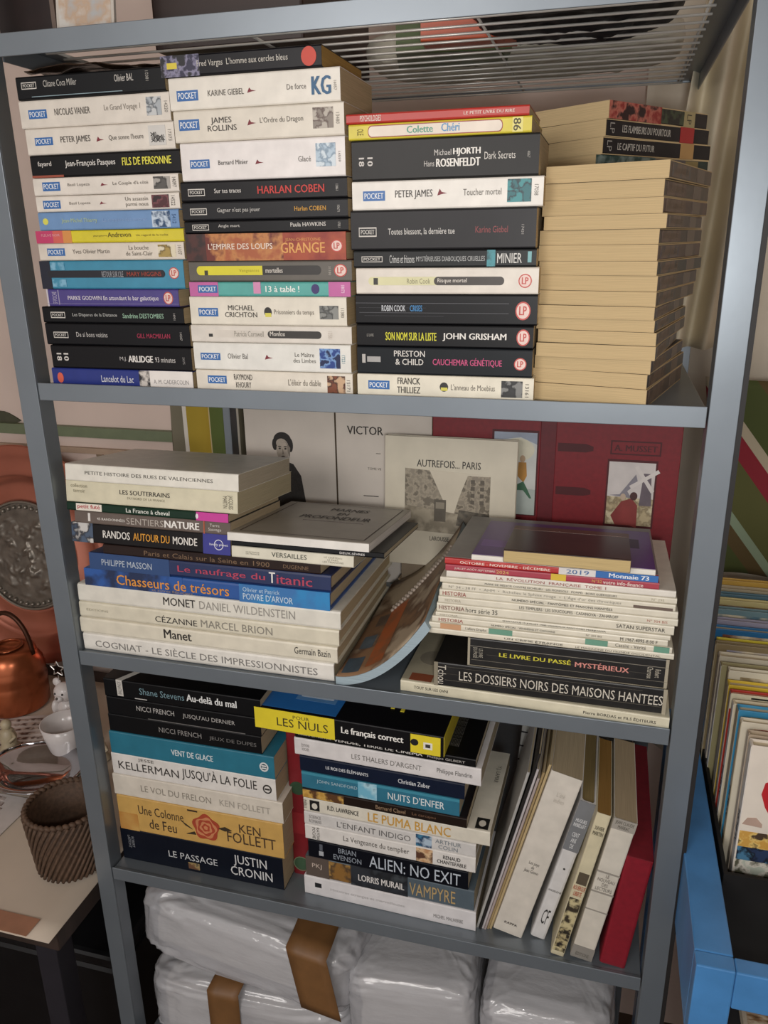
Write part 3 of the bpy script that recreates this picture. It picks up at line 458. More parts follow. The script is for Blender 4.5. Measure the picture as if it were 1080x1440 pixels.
pc = g.books[-1][0].front; pc.rect(.0, 1, .015, 1, M('5a3484', .32, kind='print', vary=.12), 'cover_picture', label='purple cover'); pc.rect(.02, .2, .25, .42, M('8a6aac', .4, kind='print'), 'cover_picture'); pc.rect(.86, .93, .5, .75, M('2c1c4a', .4, kind='print'), 'cover_picture')
g.add('small dark brown leather-bound book', .5420, .6690, .0145, '3a2620', [], y=-.004, B=.112, cat='book', name='paperback_book', cmat=M('3a2620', .3, kind='leather', vary=.35, scale=30), pages='b8a27a', dT=.003)
bb = g.books[-1][0]
MB().box(-bb.L/2+.0005, bb.L/2-.0005, -.0008, .0006, .0012, bb.T-.0012).build('page_edges', PAGES('bfa878'), bb.root, label='yellowed page edges')
bb.front.rect(.0, 1, .85, 1, M('6a4a3c', .35, kind='print', vary=.2), 'cover_band')
g.done()

# curled magazine between the two stacks
def curl(u, v, lift):
    x = .349+.114*u; y = .006+.245*v
    z = -.3488+(.085+.01*v)*u**2.0+lift+.035*v*(1-.35*u)*u**.3
    return (x-.006*lift/.01*u, y, z)
cm = empty('magazine', (.40, .12, -.349)); tag(cm, 'soft magazine curling up between the art stack and magazine pile', 'magazine')
def loc(p): return (p[0]-.40, p[1]-.12, p[2]+.349)
TH = .011
m = MB()
nu, nv = 26, 14
m.sheet(lambda u, v: loc(curl(u, v, .0008)), nu, nv); m.sheet(lambda u, v: loc(curl(u, v, TH)), nu, nv)
n1 = (nu+1)*(nv+1)
def idx(i, j, k): return k*n1+i*(nv+1)+j
for i in range(nu):
    m.f.append((idx(i,0,0), idx(i+1,0,0), idx(i+1,0,1), idx(i,0,1))); m.f.append((idx(i,nv,0), idx(i+1,nv,0), idx(i+1,nv,1), idx(i,nv,1)))
for j in range(nv):
    m.f.append((idx(0,j,0), idx(0,j+1,0), idx(0,j+1,1), idx(0,j,1))); m.f.append((idx(nu,j,0), idx(nu,j+1,0), idx(nu,j+1,1), idx(nu,j,1)))
m.build('page_block', PAGES('9fb0b8'), cm, smooth=False)
MB().sheet(lambda u, v: loc(curl(u, v, TH+.0006)), nu, nv).build('cover', PIC('8a6a4e', 'b5a48c', '6a5240', 14), cm, smooth=True, solid=.0004, label='brown and beige picture cover')
def band(v0, v1, u0, u1, mat, nm):
    MB().sheet(lambda u, v: loc(curl(u0+(u1-u0)*u, v0+(v1-v0)*v, TH+.0011)), 18, 3).build(nm, mat, cm, smooth=True)
band(.03, .16, .04, .24, M('4a5a66', .4, kind='print', vary=.3), 'cover_picture'); band(.24, .36, .10, .26, M('54616a', .4, kind='print', vary=.3), 'cover_picture'); band(.45, .56, .16, .30, M('6a5a4e', .4, kind='print', vary=.3), 'cover_picture')
band(.05, .62, .30, .50, PIC('a85a30', '8a5a3c', None, 30), 'cover_picture')
for k in range(22):
    u = .30+.66*k/21; v = .62+.16*math.sin(k/21*2.2)
    for d in (0, .035):
        p = loc(curl(u, v-d, TH+.0016)); MB().ball(p, .0028, 8, 6).build('printed_pearl', M('b0a294', .3, kind='pearl'), cm, smooth=True)
# cream books carrying the standing cover at the back
cb = Stack('low pile behind curled magazine', TOPZ[2], .262, .16, group='books behind the curled magazine', pages='b8a98c')
cb.add('tan book lying flat', .36, .57, .030, 'a08c70'); cb.add('grey-brown book lying flat', .365, .565, .030, '8f806c'); cb.done()
# standing books at the back
def board(name, label, cat, loc_, W_, H_, T_, col, lean=0., yaw=0., rough=.5, group=None, hard=True, pages='c9bda2'):
    r = empty(name, loc_, (-R(lean), 0, R(yaw))); tag(r, label, cat, group)
    ct = .002 if hard else .0008
    MB().box(0, W_, 0, ct, 0, H_).box(0, W_, T_-ct, T_, 0, H_).box(0, ct, ct, T_-ct, 0, H_).build('cover', M(col, rough, kind='cover', vary=.08, scale=25), r, bevel=.0006)
    e = .003 if hard else .0005
    MB().box(ct, W_-e, ct*1.05, T_-ct*1.05, e, H_-e).build('page_block', PAGES(pages), r)
    return r, Plane(r, (0, 0, 0), (W_, 0, 0), (0, 0, H_))
r, P = board('art_book', 'grey-white book showing an old tram street photograph, standing at the back', 'book', (.343, .250, -.2893), .183, .184, .012, 'd2cab6', lean=4)
P.text('AUTREFOIS... PARIS', .25, .735, .775, .83, '2e2a24', .01)
P.poly([(.16, .28), (.16, .76), (.81, .735), (.81, .26)], M('cfc6b2', .5, kind='photo', vary=.06), 'photograph')
P.poly([(.16,.46),(.16,.76),(.35,.75),(.47,.50),(.47,.42)], PIC('8d8474', '6f6759', 'a59b88', 90), 'photograph')
P.poly([(.54,.42),(.58,.56),(.64,.725),(.81,.725),(.81,.38)], PIC('8a8070', '6a6152', 'a59a86', 120), 'photograph')
for i in range(4):
    for j in range(2): P.rect(.665+.07*j, .695+.07*j, .51+.052*i, .54+.052*i, M('5a5246', .5, kind='photo'), 'photograph')
P.poly([(.16,.28),(.16,.47),(.40,.45),(.54,.43),(.81,.40),(.81,.26)], PIC('a89e8a', '857c6a', None, 60), 'photograph')
P.rect(.39, .48, .36, .53, M('5d564a', .5, kind='photo', vary=.3), 'photograph'); P.rect(.402, .468, .46, .51, M('8a8272', .5, kind='photo'), 'photograph')
P.poly([(.56,.34),(.58,.46),(.81,.44),(.81,.31)], PIC('4a443a', '6a6254', None, 120), 'photograph')
P.text('LAROUSSE', .36, .51, .205, .24, '4a453c', .01)
# open book with portrait and title page
r = empty('open_book', (.254, .312, TOPZ[2])); tag(r, 'open old book standing at back, engraved portrait beside its title page', 'book')
PG = M('ddd4c9', .75, kind='paper', vary=.06, scale=18)
for sx in (-1, 1):
    x0, x1 = (-.145, -.0006) if sx < 0 else (.0006, .145)
    MB().box(x0, x1, 0, .010, 0, .31).build('page_block', PAGES('c2b294'), r)
    MB().box(x0, x1, -.0006, 0, .0005, .3095).build('page', PG, r)
    MB().box(x0-.003 if sx < 0 else x0, x1 if sx < 0 else x1+.003, .0101, .0125, 0, .314).build('cover', M('2c2420', .5, kind='cover'), r)
MB().box(-.0012, .0012, -.001, .0102, 0, .311).build('gutter', M('4a3c2c', .8, kind='thread'), r)
P = Plane(r, (-.145, -.0006, 0), (.145, 0, 0), (0, 0, .31))
HR = M('2f2c2a', .6, kind='ink', vary=.25, scale=400); SKN = M('b9aea0', .6, kind='ink', vary=.12, scale=300); DK = M('3a3735', .6, kind='ink', vary=.3, scale=400)
cx, cz = .415, .672
P.poly([(cx-.10,cz-.092),(cx+.02,cz-.078),(cx+.11,cz-.092),(cx+.19,cz-.15),(cx+.23,cz-.28),(cx+.22,cz-.40),(cx-.16,cz-.40),(cx-.17,cz-.2)], DK, 'engraved_portrait')
P.poly([(cx-.04,cz-.06),(cx+.05,cz-.06),(cx+.05,cz-.10),(cx+.005,cz-.15),(cx-.035,cz-.10)], M('cfc6ba', .6, kind='ink'), 'engraved_portrait')
P.oval(cx, cz+.026, .098, .040, HR, 'engraved_portrait'); P.oval(cx-.085, cz+.004, .030, .030, HR, 'engraved_portrait'); P.oval(cx+.088, cz+.002, .028, .034, HR, 'engraved_portrait')
P.oval(cx+.002, cz-.024, .072, .056, SKN, 'engraved_portrait'); P.oval(cx-.01, cz+.010, .060, .024, SKN, 'engraved_portrait'); P.poly([(cx+.02,cz+.03),(cx+.085,cz-.01),(cx+.075,cz-.06),(cx+.055,cz-.03),(cx+.05,cz+.005)], M('8f867b', .6, kind='ink', vary=.2, scale=400), 'engraved_portrait')
for sx in (-1, 1):
    P.oval(cx+.032*sx, cz-.016, .013, .0042, HR, 'engraved_portrait'); P.oval(cx+.032*sx, cz-.006, .019, .0026, HR, 'engraved_portrait')
P.poly([(cx+.0,cz-.016),(cx+.014,cz-.042),(cx-.006,cz-.044)], M('8a8074', .6, kind='ink'), 'engraved_portrait'); P.oval(cx+.001, cz-.056, .020, .0042, M('5a4f48', .6, kind='ink'), 'engraved_portrait')
P2 = Plane(r, (.0006, -.0006, 0), (.145, 0, 0), (0, 0, .31))
P2.text('VICTOR', .12, .50, .745, .785, '35302a', .02); P2.rect(.42, .47, .655, .658, M('6a6258', .6, kind='ink'), 'rule'); P2.text('TOME VII', .33, .47, .575, .587, '6a6258'); P2.rect(.28, .44, .442, .446, M('4a443c', .6, kind='ink'), 'rule')
# red album standing open, covers outward
r = empty('album', (.5635, .285, TOPZ[2])); tag(r, 'open red album standing at back with two pasted picture cards', 'book')
RED = M('7a1620', .5, kind='cloth', vary=.14, scale=160)
MB().box(-.158, -.010, 0, .004, 0, .318).build('back_board', RED, r, bevel=.0008); MB().box(.010, .169, 0, .004, 0, .318).build('front_board', RED, r, bevel=.0008)
MB().box(-.010, .010, .0015, .006, 0, .317).build('spine', M('641620', .5, kind='cloth', vary=.14, scale=160), r)
MB().box(-.150, -.002, .0042, .012, .004, .312).build('page_block', PAGES('d8cdb6'), r); MB().box(.002, .163, .0042, .012, .004, .312).build('page_block', PAGES('d8cdb6'), r)
P = Plane(r, (.010, 0, 0), (.159, 0, 0), (0, 0, .318))
DR = M('4a0c14', .55, kind='print', vary=.1)
for zc in (.735, .545):
    P.poly([(.02,zc-.018),(.02,zc+.018),(.25,zc+.018),(.31,zc+.008),(.31,zc-.01),(.25,zc-.018)], DR, 'painted_band')
P = Plane(r, (.0015, -.0001, 0), (.159, 0, 0), (0, 0, .318))
P.frame(.50, .90, .715, .775, DR, .012, .006, 'title_frame'); P.text('A. MUSSET', .53, .87, .731, .757, '4a0c14', .03)
P.rect(.485, .885, .40, .695, DR, 'picture_frame'); P.rect(.50, .87, .41, .685, M('cfc9c6', .5, kind='card', vary=.1), 'picture_card')
P.poly([(.50,.535),(.87,.53),(.87,.41),(.50,.41)], PIC('b9aa88', 'cfc4a4', '8a7c60', 60), 'picture_card'); P.poly([(.52,.54),(.60,.545),(.72,.635),(.74,.60),(.66,.56),(.70,.53)], M('8a8790', .5, kind='card', vary=.2), 'picture_card')
P.poly([(.76,.50),(.78,.64),(.84,.64),(.86,.50)], M('6a6068', .5, kind='card', vary=.2), 'picture_card')
for aa in (35, 125, 215, 305):
    c0, s0 = math.cos(R(aa)), math.sin(R(aa)); P.poly([(.79+.015*s0,.615-.007*c0),(.79-.015*s0,.615+.007*c0),(.79+.13*c0-.02*s0*.6,.615+.065*s0+.008*c0),(.79+.13*c0+.02*s0,.615+.065*s0-.008*c0)], M('d6d0cc', .5, kind='card'), 'picture_card')
P.poly([(.54,.45),(.62,.515),(.70,.53),(.75,.50),(.755,.40),(.70,.41),(.58,.41)], M('8c3a38', .5, kind='card', vary=.2), 'picture_card'); P.oval(.715, .54, .03, .018, M('4a2c2c', .5, kind='card'), 'picture_card'); P.oval(.63, .535, .022, .014, M('c2ae9a', .5, kind='card'), 'picture_card')
Q = Plane(r, (-.158, 0, 0), (.148, 0, 0), (0, 0, .318))
Q.rect(.56, .985, .42, .80, DR, 'picture_frame'); Q.rect(.58, .97, .425, .79, M('c9ccc8', .5, kind='card', vary=.1), 'picture_card'); Q.poly([(.58,.425),(.58,.55),(.97,.54),(.97,.425)], M('b0bab4', .5, kind='card', vary=.12), 'picture_card')
Q.oval(.80, .715, .15, .05, M('d6d2bc', .5, kind='card'), 'picture_card'); Q.poly([(.58,.79),(.97,.79),(.97,.74),(.82,.77),(.58,.75)], M('9aa4b4', .5, kind='card', vary=.15), 'picture_card')
Q.poly([(.80,.60),(.81,.66),(.88,.66),(.89,.60),(.86,.57)], M('b5843c', .5, kind='card', vary=.2), 'picture_card'); Q.oval(.845, .675, .025, .016, M('b59a7c', .5, kind='card'), 'picture_card'); Q.poly([(.80,.56),(.86,.575),(.90,.54),(.94,.50),(.92,.50),(.86,.535),(.80,.535)], M('3f6a50', .5, kind='card'), 'picture_card')

# ------------------------------------------------------------------ lower shelf
G4 = 'books stacked on the lower shelf'
L4 = TOPZ[3]
c = Stack('lower shelf left stack', L4, .025, .155, group=G4, pages='b3a184')
c.add('thick midnight blue paperback', .0050, .2550, .0550, '141c2e', [('t','LE PASSAGE',.30,.605,.36,.56,'c3c6c8'), ('t','JUSTIN\nCRONIN',.685,.935,.20,.84,'cfd0d0',.005), ('r','ROBERT\nLAFFONT',.045,.085,.40,.80,'8a8d92'), ('p',.42,.49,.10,.30,'6a4a34','1a2a34','a08a5a',60)])
c.add('thick golden paperback with drawn red rose', .0080, .2590, .0580, 'c9a15a', [('p',.0,.12,.0,.5,'b87f3c','c9a15a',None,12), ('t','Une Colonne',.13,.41,.54,.80,'3a2c22',.0), ('t','de Feu',.19,.36,.16,.44,'3a2c22',.0), ('t','KEN',.745,.87,.54,.78,'4a3828',.0), ('t','FOLLETT',.67,.955,.22,.52,'4a3828',.0), ('b',.44,.50,.90,.94,'3a2c22','ornament')])
sp = c.books[-1][0].spine
for k, (rr, cc) in enumerate([(.078, 'a8462e'), (.062, 'c9855a'), (.050, 'a8462e'), (.036, 'c9855a'), (.024, 'a8462e'), (.012, 'c9855a')]):
    n = 40; sp.poly([(.545+rr*(1+.10*math.sin(5*2*math.pi*i/n+k*1.3))*math.cos(2*math.pi*i/n), .50+rr*4.6*(1+.10*math.sin(5*2*math.pi*i/n+k*1.3))*math.sin(2*math.pi*i/n)) for i in range(n)], M(cc, .45, kind='print', vary=.12), 'rose_emblem')
for pts in ([(.46,.38),(.42,.46),(.40,.56),(.43,.48)], [(.62,.55),(.66,.62),(.70,.55),(.66,.50)], [(.42,.22),(.47,.32),(.48,.24)]): sp.poly(pts, M('3a3022', .5, kind='print'), 'rose_emblem')
c.add('pale beige paperback with faint grey capitals', .0060, .2610, .0345, 'd5cdbf', [('t','LE VOL DU FRELON',.17,.59,.36,.66,'8f887c',.0), ('t','KEN FOLLETT',.64,.93,.36,.66,'a59e92',.0)])
c.add('white paperback with tall black author lettering', .0085, .2530, .0350, 'dcd8d2', [('t','JESSE',.17,.27,.74,.92,'5a554f'), ('t','KELLERMAN',.04,.42,.30,.66,'3f3b37',.0), ('t','JUSQU\'À LA FOLIE',.44,.89,.26,.90,'35322f',.0), ('o',.95,.5,.026,.20,'3a3835'), ('o',.95,.5,.018,.14,'d6d2cc'), ('b',.935,.965,.46,.54,'3a3835','emblem')])
c.add('teal paperback with white capitals', .0110, .2535, .0355, '2a7187', [('t','VENT DE GLACE',.385,.64,.36,.62,'d3dde0',.03), ('o',.94,.5,.026,.20,'d6d8d8'), ('o',.94,.5,.018,.14,'2a4a54'), ('b',.926,.954,.52,.58,'d6d8d8','emblem'), ('b',.926,.954,.42,.48,'d6d8d8','emblem')])
c.add('black paperback with grey capitals', .0131, .2370, .0275, '141417', [('t','NICCI FRENCH',.34,.62,.38,.66,'8a8784',.005), ('t','JEUX DE DUPES',.67,.97,.34,.60,'6a6866',.005)])
c.add('black paperback with paler capitals and thin line', .0146, .2385, .0275, '141417', [('t','NICCI FRENCH',.20,.45,.42,.70,'b0ada9',.005), ('t','JUSQU\'AU DERNIER',.505,.84,.36,.66,'a5a29e',.005), ('b',.27,.90,.02,.06,'6a6866','rule')])
c.add('black paperback with bent white sticker', .0140, .2400, .0275, '131316', [('t','Shane Stevens',.235,.525,.36,.72,'6f8c94',.0), ('t','Au-delà du mal',.54,.855,.38,.76,'dfe0de',.03), ('b',.20,.28,.08,.12,'c9c6c2','rule'), ('b',.085,.125,.12,1.0,'c9c5bd','sticker'), ('r','SONATINE',.093,.117,.2,.92,'4a4845')])
f = c.books[-1][0].front
f.poly([(.085,0),(.125,0),(.20,.2),(.16,.2)], M('c9c5bd', .5, kind='print'), 'sticker')
c.done()
# red album upright behind, between stacks
rb = Book('hardcover_book', .235, .15, .026, '7a1a22', hard=True, pos=(.2815, .060, L4), rot=(0, R(-90), 0), ox=0., pages='b3a184')
rb.spine.oval(.08, .5, .045, .42, M('3f5a40', .45, kind='print')); rb.spine.ring(.08, .5, .052, .46, M('7a8a6a', .45, kind='print'), t=.9); rb.spine.oval(.62, .5, .045, .42, M('2f4a34', .45, kind='print')); rb.spine.rect(.3, .45, .05, .95, M('8a2228', .45, kind='print'), 'title_label')
tag(rb.root, 'upright red hardcover with green discs wedged between two stacks', 'book', G4)
d = Stack('lower shelf middle stack', L4, .027, .155, yaw=-1.6, group=G4, pages='b8aa90')
d.add('white paperback with small black square', .2840, .5205, .0311, 'd9d6d6', [('b',.065,.105,.46,.70,'1f1f22','emblem'), ('t','Histoires étranges et merveilleuses',.16,.60,.40,.58,'b5b1b0'), ('t','MICHEL MALHERBE',.765,.93,.28,.46,'7a7674')])
d.add('grey-blue paperback with golden vampire title', .2870, .5175, .0325, '54616a', [('b',.0,.145,.0,1,'5a4f48'), ('t','PKJ',.04,.10,.40,.68,'c5b5a8',.0), ('p',.145,.28,.05,.95,'b98f4a','8a6430','4a3a2a',40), ('p',.28,.62,.0,1,'2c3036','3f454a','1a1c20',25), ('t','LORRIS MURAIL',.325,.60,.30,.62,'d9d6d2',.03), ('t','VAMPYRE',.63,.895,.16,.78,'b59a6a',.0)])
d.add('black paperback with tall silver letters', .2925, .5095, .0290, '101522', [('t','ALIEN: NO EXIT',.395,.955,.16,.80,'b9c2cc',.0), ('t','BRIAN\nEVENSON',.165,.345,.18,.86,'8a929c',.01), ('b',.07,.10,.2,.45,'a9adb2','emblem'), ('b',.075,.095,.5,.85,'5a5f68','emblem')])
d.add('white paperback with tan eye picture', .2892, .5182, .0240, 'dcd8d2', [('t','La Vengeance du templier',.235,.625,.26,.72,'5a5550',.0), ('p',.665,.76,.06,.94,'b98a62','5a3a2a','d9b890',50), ('t','RENAUD\nCHANTEFABLE',.785,.95,.22,.78,'35322f',.02), ('r','RAYON\nPOCHE',.045,.09,.1,.9,'55504c')])
d.add('pale grey paperback with blue picture square', .2888, .5180, .0200, 'cfccc8', [('t','L\'ENFANT INDIGO',.20,.635,.24,.70,'6a6866',.0), ('p',.665,.755,.05,.95,'3f7a9a','a9bccc','1f3a5a',60), ('t','ARTHUR\nCOLIN',.775,.92,.16,.86,'7a8288',.0), ('t','SCIENCE\nROMANS',.03,.105,.2,.8,'8a8784')])
d.add('cream paperback with orange puma title', .2886, .5350, .0220, 'd8d2c2', [('b',.035,.09,.12,.84,'1c1b1a','emblem'), ('o',.0625,.45,.016,.22,'d6d0c2'), ('r','PHÉBUS',.0,.022,.2,.8,'6a655c'), ('t','R.D. LAWRENCE',.135,.31,.36,.68,'2f2c28',.02), ('t','LE PUMA BLANC',.36,.80,.14,.78,'c9983f',.01)], B=.165)
f = d.books[-1][0].front
f.rect(.92, .985, .02, .14, M('1c1b1a', .5, kind='print'), 'emblem'); f.oval(.952, .08, .018, .035, M('d6d0c2', .5, kind='print')); f.text('Y.J. LAMAR', .945, .975, .58, .80, '4a463f', .0, rot=1)
d.add('dark brown paperback with faint author lettering', .2890, .5060, .0150, '33231c', [('p',.0,.26,.1,.9,'b08438','5a3a20','c9a050',40), ('t','Bernard Clavel',.46,.64,.30,.72,'a08468',.0), ('t','Le carcajou',.68,.82,.30,.66,'7a5a44',.0)])
d.books[-1][0].front.rect(.9, .995, .01, .98, M('17151a', .35, kind='print'), 'cover_picture')
d.add('petrol blue paperback with white title capitals', .2885, .4965, .0260, '2f7088', [('b',.0,1,.84,1,'3f8aa0','colour_band'), ('t','JOHN SANDFORD',.10,.365,.42,.66,'a9c2cc',.0), ('p',.37,.49,.05,.98,'6fb0c8','1f4a6a','a9d0dc',30), ('t','NUITS D\'ENFER',.56,.91,.28,.70,'d6dee0',.01)])
d.add('navy paperback with small white capitals', .2870, .5025, .0230, '1c2a48', [('t','LE ROI DES ÉLÉPHANTS',.165,.43,.40,.66,'cdd0d4',.03), ('t','Christian Zuber',.61,.80,.36,.64,'cdd0d4',.02)])
d.add('white paperback with grey title lettering', .2805, .5220, .0255, 'd8d4d2', [('t','LES THALERS D\'ARGENT',.32,.695,.32,.62,'77736f',.0), ('t','Philippe Flandrin',.775,.955,.32,.66,'5a5653',.0), ('t','ÉDITIONS\nROCHER',.04,.085,.3,.75,'8a8682')], B=.17)
d.add('slim black paperback with white capitals', .2822, .5150, .0120, '151416', [('t','Éditions du Petit Pavé',.02,.21,.42,.72,'b5b1ac',.0), ('t','VENDÉE, TERRE DE CINÉMA',.225,.72,.30,.78,'d2cec8',.02), ('t','Philippe GILBERT',.745,.945,.26,.62,'b5b1ac',.0)], B=.16)
f = d.books[-1][0].front
for k in range(7): f.text('un panorama complet de ces films tournés en bocage', .90-.008*k-.012, .90-.008*k-.006, .12, .90, '8a8784', .0, rot=1, name='blurb_lettering')
d.add('fat yellow and black guide with yellow end box', .2312, .4772, .0300, '17161a', [('b',.0,.44,.0,1,'e0cc30','colour_band'), ('t','POUR',.215,.305,.70,.86,'4a4420',.0), ('t','LES NULS',.125,.405,.26,.66,'35301a',.0), ('t','Le français correct',.475,.80,.34,.72,'e9e6e0',.035), ('b',.835,.985,.06,.92,'e0cc30','end_box'), ('o',.855,.55,.02,.16,'17161a'), ('b',.90,.945,.3,.62,'e6e2d6','emblem'), ('b',.91,.935,.38,.54,'3a3835','emblem')], B=.19, y=.020)
nu = d.books[-1][0]; f = nu.front
f.rect(.0, .44, .03, 1, M('2a6cb0', .35, kind='print', vary=.06), 'cover_panel', label='blue cover panel'); f.rect(.02, .10, .3, .42, M('c9cfd6', .4, kind='print'), 'cover_panel'); f.rect(.18, .40, .16, .6, M('5a8abc', .4, kind='print'), 'cover_panel')
for k in range(5): f.rect(.2, .38, .2+.07*k, .225+.07*k, M('c2d0de', .4, kind='print'), 'blurb_lettering')
for k, cc in enumerate(['b5b2ae', 'b5b2ae', 'b5b2ae', 'd8c838', 'd8c838']): f.rect(.52+.055*k, .54+.055*k, .28-.02*k, .8, M(cc, .4, kind='print'), 'blurb_lettering')
MB().box(nu.L/2-.0002, nu.L/2+.0006, .001, .185, .001, nu.T-.0012).build('end_panel', M('d6c23a', .5, kind='print', vary=.1), nu.root, label='yellow end panel')
d.done()
# upright leaning books
G5 = 'books leaning at the right of the lower shelf'
def lean(desc, cat, xbr, y, L_, T_, ang, col, its, B=.13, hard=False, name='paperback_book', pages='b09c7c', **kw):
    b = Book(name, L_, B, T_, col, hard=hard, pos=(xbr, y, L4), rot=(0, R(-90+ang), 0), ox=0., pages=pages, **kw)
    items(b.spine, its); tag(b.root, desc, cat, G5); return b
th = [('slim grey magazine leaning against the middle stack', .5235, .030, .255, .0035, 12.5, 'a8a6a2', .17), ('slim charcoal magazine leaning second from the middle stack', .5270, .028, .285, .0030, 12.8, '3a3836', .19),
      ('slim white magazine leaning third from the middle stack', .5303, .030, .262, .0030, 13.0, 'b9b2b2', .2), ('slim pinkish magazine leaning fourth from the middle stack', .5335, .029, .250, .0030, 13.2, 'a89a96', .2),
      ('slim tan magazine leaning fifth from the middle stack', .5368, .031, .258, .0030, 13.3, '9c8660', .2), ('slim cream magazine leaning beside the thick white book', .5402, .032, .270, .0034, 13.5, 'b5a078', .21)]
for dsc, x, y, L_, T_, an, col, B_ in th: lean(dsc, 'magazine', x, y, L_, T_, an, col, [], B=B_, name='magazine', pages='a89a80')
lean('thick leaning white paperback with tiny centred title', 'book', .5790, .027, .258, .0375, 13.6, 'd3ccc0', [('r','Les pays\nde\nJean Giono',.40,.475,.25,.72,'35312c',.0), ('r','KAPPA',.058,.072,.28,.72,'35312c',.02), ('r','L\'été\nindien',.84,.90,.30,.62,'b5aea2',.0)], B=.19, pages='a8987c')
lean('leaning white book with slate top band', 'book', .6080, .032, .222, .0190, 12.7, 'd2d0ce', [('b',.66,1,.0,1,'77797c','colour_band'), ('r','HUGUES\nREBELLET',.83,.885,.12,.88,'dcdcdc',.02), ('r','CENT\nANS\nDE',.68,.79,.3,.75,'dcdcdc',.01), ('r','MADELEINE',.355,.368,.08,.92,'4a4846',.0), ('r','CF',.11,.22,.28,.72,'2f2d2b',.0), ('o',.53,.45,.006,.07,'3a3836')], B=.16, hard=True, name='hardcover_book', pages='8a7850')
lean('leaning ivory book with ink drawing and red title', 'book', .6325, .012, .224, .0165, 10.6, 'd0c6a6', [('p',.03,.42,.06,.94,'c6b98e','3a3226',None,110), ('p',.06,.20,.1,.9,'2c2620','b5a67c',None,140), ('b',.52,.60,.12,.85,'5a5040','picture'), ('r','XAVIER\nMARTIN',.86,.92,.15,.85,'4a4436',.01), ('r','ROUERGUE\nLIBERTÉ',.44,.51,.08,.92,'b5533a',.01)], B=.15, pages='8c6a38')
lean('leaning cream book with three ruled lines', 'book', .6660, .013, .218, .0262, 9.7, 'd3ccbe', [('b',.0,.09,.0,1,'8f8a82','colour_band'), ('b',.93,1,.0,1,'a09a90','colour_band'), ('r','JEAN CLAUDE\nMARRAC',.94,.99,.1,.9,'5a554c',.01), ('b',.36,.368,.0,1,'9a948a','rule'), ('b',.49,.50,.0,1,'9a948a','rule'), ('b',.63,.64,.0,1,'9a948a','rule'), ('r','LE\nNOUVEAU\nDES\nLECTEURS',.51,.625,.12,.88,'77716a',.0), ('r','ÉDITIONS',.02,.05,.2,.8,'6a655c')], B=.16, pages='a8967a')
sc = lean('leaning dark red slipcase nearest the right upright', 'book', .7060, .013, .166, .0310, 6.5, '861a28', [], B=.23, hard=True, name='hardcover_book', cmat=M('861a28', .45, kind='cloth', vary=.14, scale=120))
MB().box(.1640, .1664, .0005, .2295, .0005, .0302).build('end_panel', M('7c1826', .5, kind='cloth', vary=.14, scale=120), sc.root, bevel=.0006)
fo = Book('ring_binder', .285, .2, .062, 'b9b9b4', pos=(.600, .255, L4), rot=(0, R(-86), 0), ox=0., pages='cfcac0')
for k in range(7): fo.spine.rect(.35+.085*k, .358+.085*k, .0, 1, M('2a2a2c', .5, kind='print'), 'black_line')
tag(fo.root, 'pale binder with horizontal black lines standing behind the middle stack', 'binder')

# ------------------------------------------------------------------ wrapped bundles on the bottom shelf
def film_body(m, c_, h, seed, n=110, k=60, amp=.007, e=.42):
    vs = []
    def sp(v): return math.copysign(abs(v)**e, v)
    for i in range(n):
        A = 2*math.pi*i/n
        for j in range(k+1):
            Bq = -math.pi/2+math.pi*j/k
            x = sp(math.cos(Bq))*sp(math.cos(A)); y = sp(math.cos(Bq))*sp(math.sin(A)); z = sp(math.sin(Bq))
            p = Vector((x*h[0], y*h[1], z*h[2])); w_ = p+.012*Vector((mnoise.noise(p*30+Vector((seed, 1, 2))), mnoise.noise(p*30+Vector((2, seed, 5))), 0))
            d = mnoise.noise(w_*14+Vector((seed, 0, 0)))*.6+(.4-abs(mnoise.noise(Vector((w_.x*18+w_.y*20, w_.y*34, w_.z*90+seed)))))*1.5+(.5-abs(mnoise.noise(Vector((w_.x*26, w_.y*60, w_.z*60))+Vector((0, seed, 0)))))*1.3+(.3-abs(mnoise.noise(w_*85+Vector((0, 0, seed)))))*.7
            p += Vector((x*.8, y*.8, z)).normalized()*amp*d
            vs.append((c_[0]+p.x, c_[1]+p.y, c_[2]+p.z))
    m.add(vs, [(i*(k+1)+j, ((i+1) % n)*(k+1)+j, ((i+1) % n)*(k+1)+j+1, i*(k+1)+j+1) for i in range(n) for j in range(k)])
    return m
FILM = M('d0d0d4', .09, kind='film', vary=.05, scale=60, bump=1.0, spec=1.0, stretch=(.4, 1, 1))
KRAFT = M('7a5632', .5, kind='tape', vary=.14, scale=40)
L5 = TOPZ[4]
def bundle(label, loc_, rot, h, seed, tapes, sheets='d2cfca', nsh=5, e=.30, amp=.0055):
    r = empty('wrapped_bundle', loc_, rot); tag(r, label, 'bundle', 'plastic wrapped bundles on the bottom shelf')
    for k in range(nsh):
        zz = .010+(2*h[2]-.034)*k/nsh; jx = random.uniform(-.004, .004)
        MB().box(-h[0]*.86+jx, h[0]*.86+jx, -h[1]*.84, h[1]*.84, zz, zz+(2*h[2]-.034)/nsh-.001).build('paper_block', PAGES(sheets), r, bevel=.003)
    film_body(MB(), (0, 0, h[2]), h, seed, amp=amp, e=e).build('film_wrap', FILM, r, smooth=True)
    for t in tapes:
        x0, w0, sl = t; q = []
        def fn(u, v):
            A = -.2+u*1.25                                  # from back over the top, down the front
            x = x0+w0*(v-.5)+sl*u
            if u < .6: return (x, h[1]*(1-2*u/.6)*.99, 2*h[2]+.006)
            return (x+.02*(u-.6), -h[1]-.007, 2*h[2]+.006-(u-.6)/.4*2*h[2]*.9)
        MB().sheet(fn, 20, 4).build('brown_tape', KRAFT, r, smooth=True, solid=.0008)
    return r
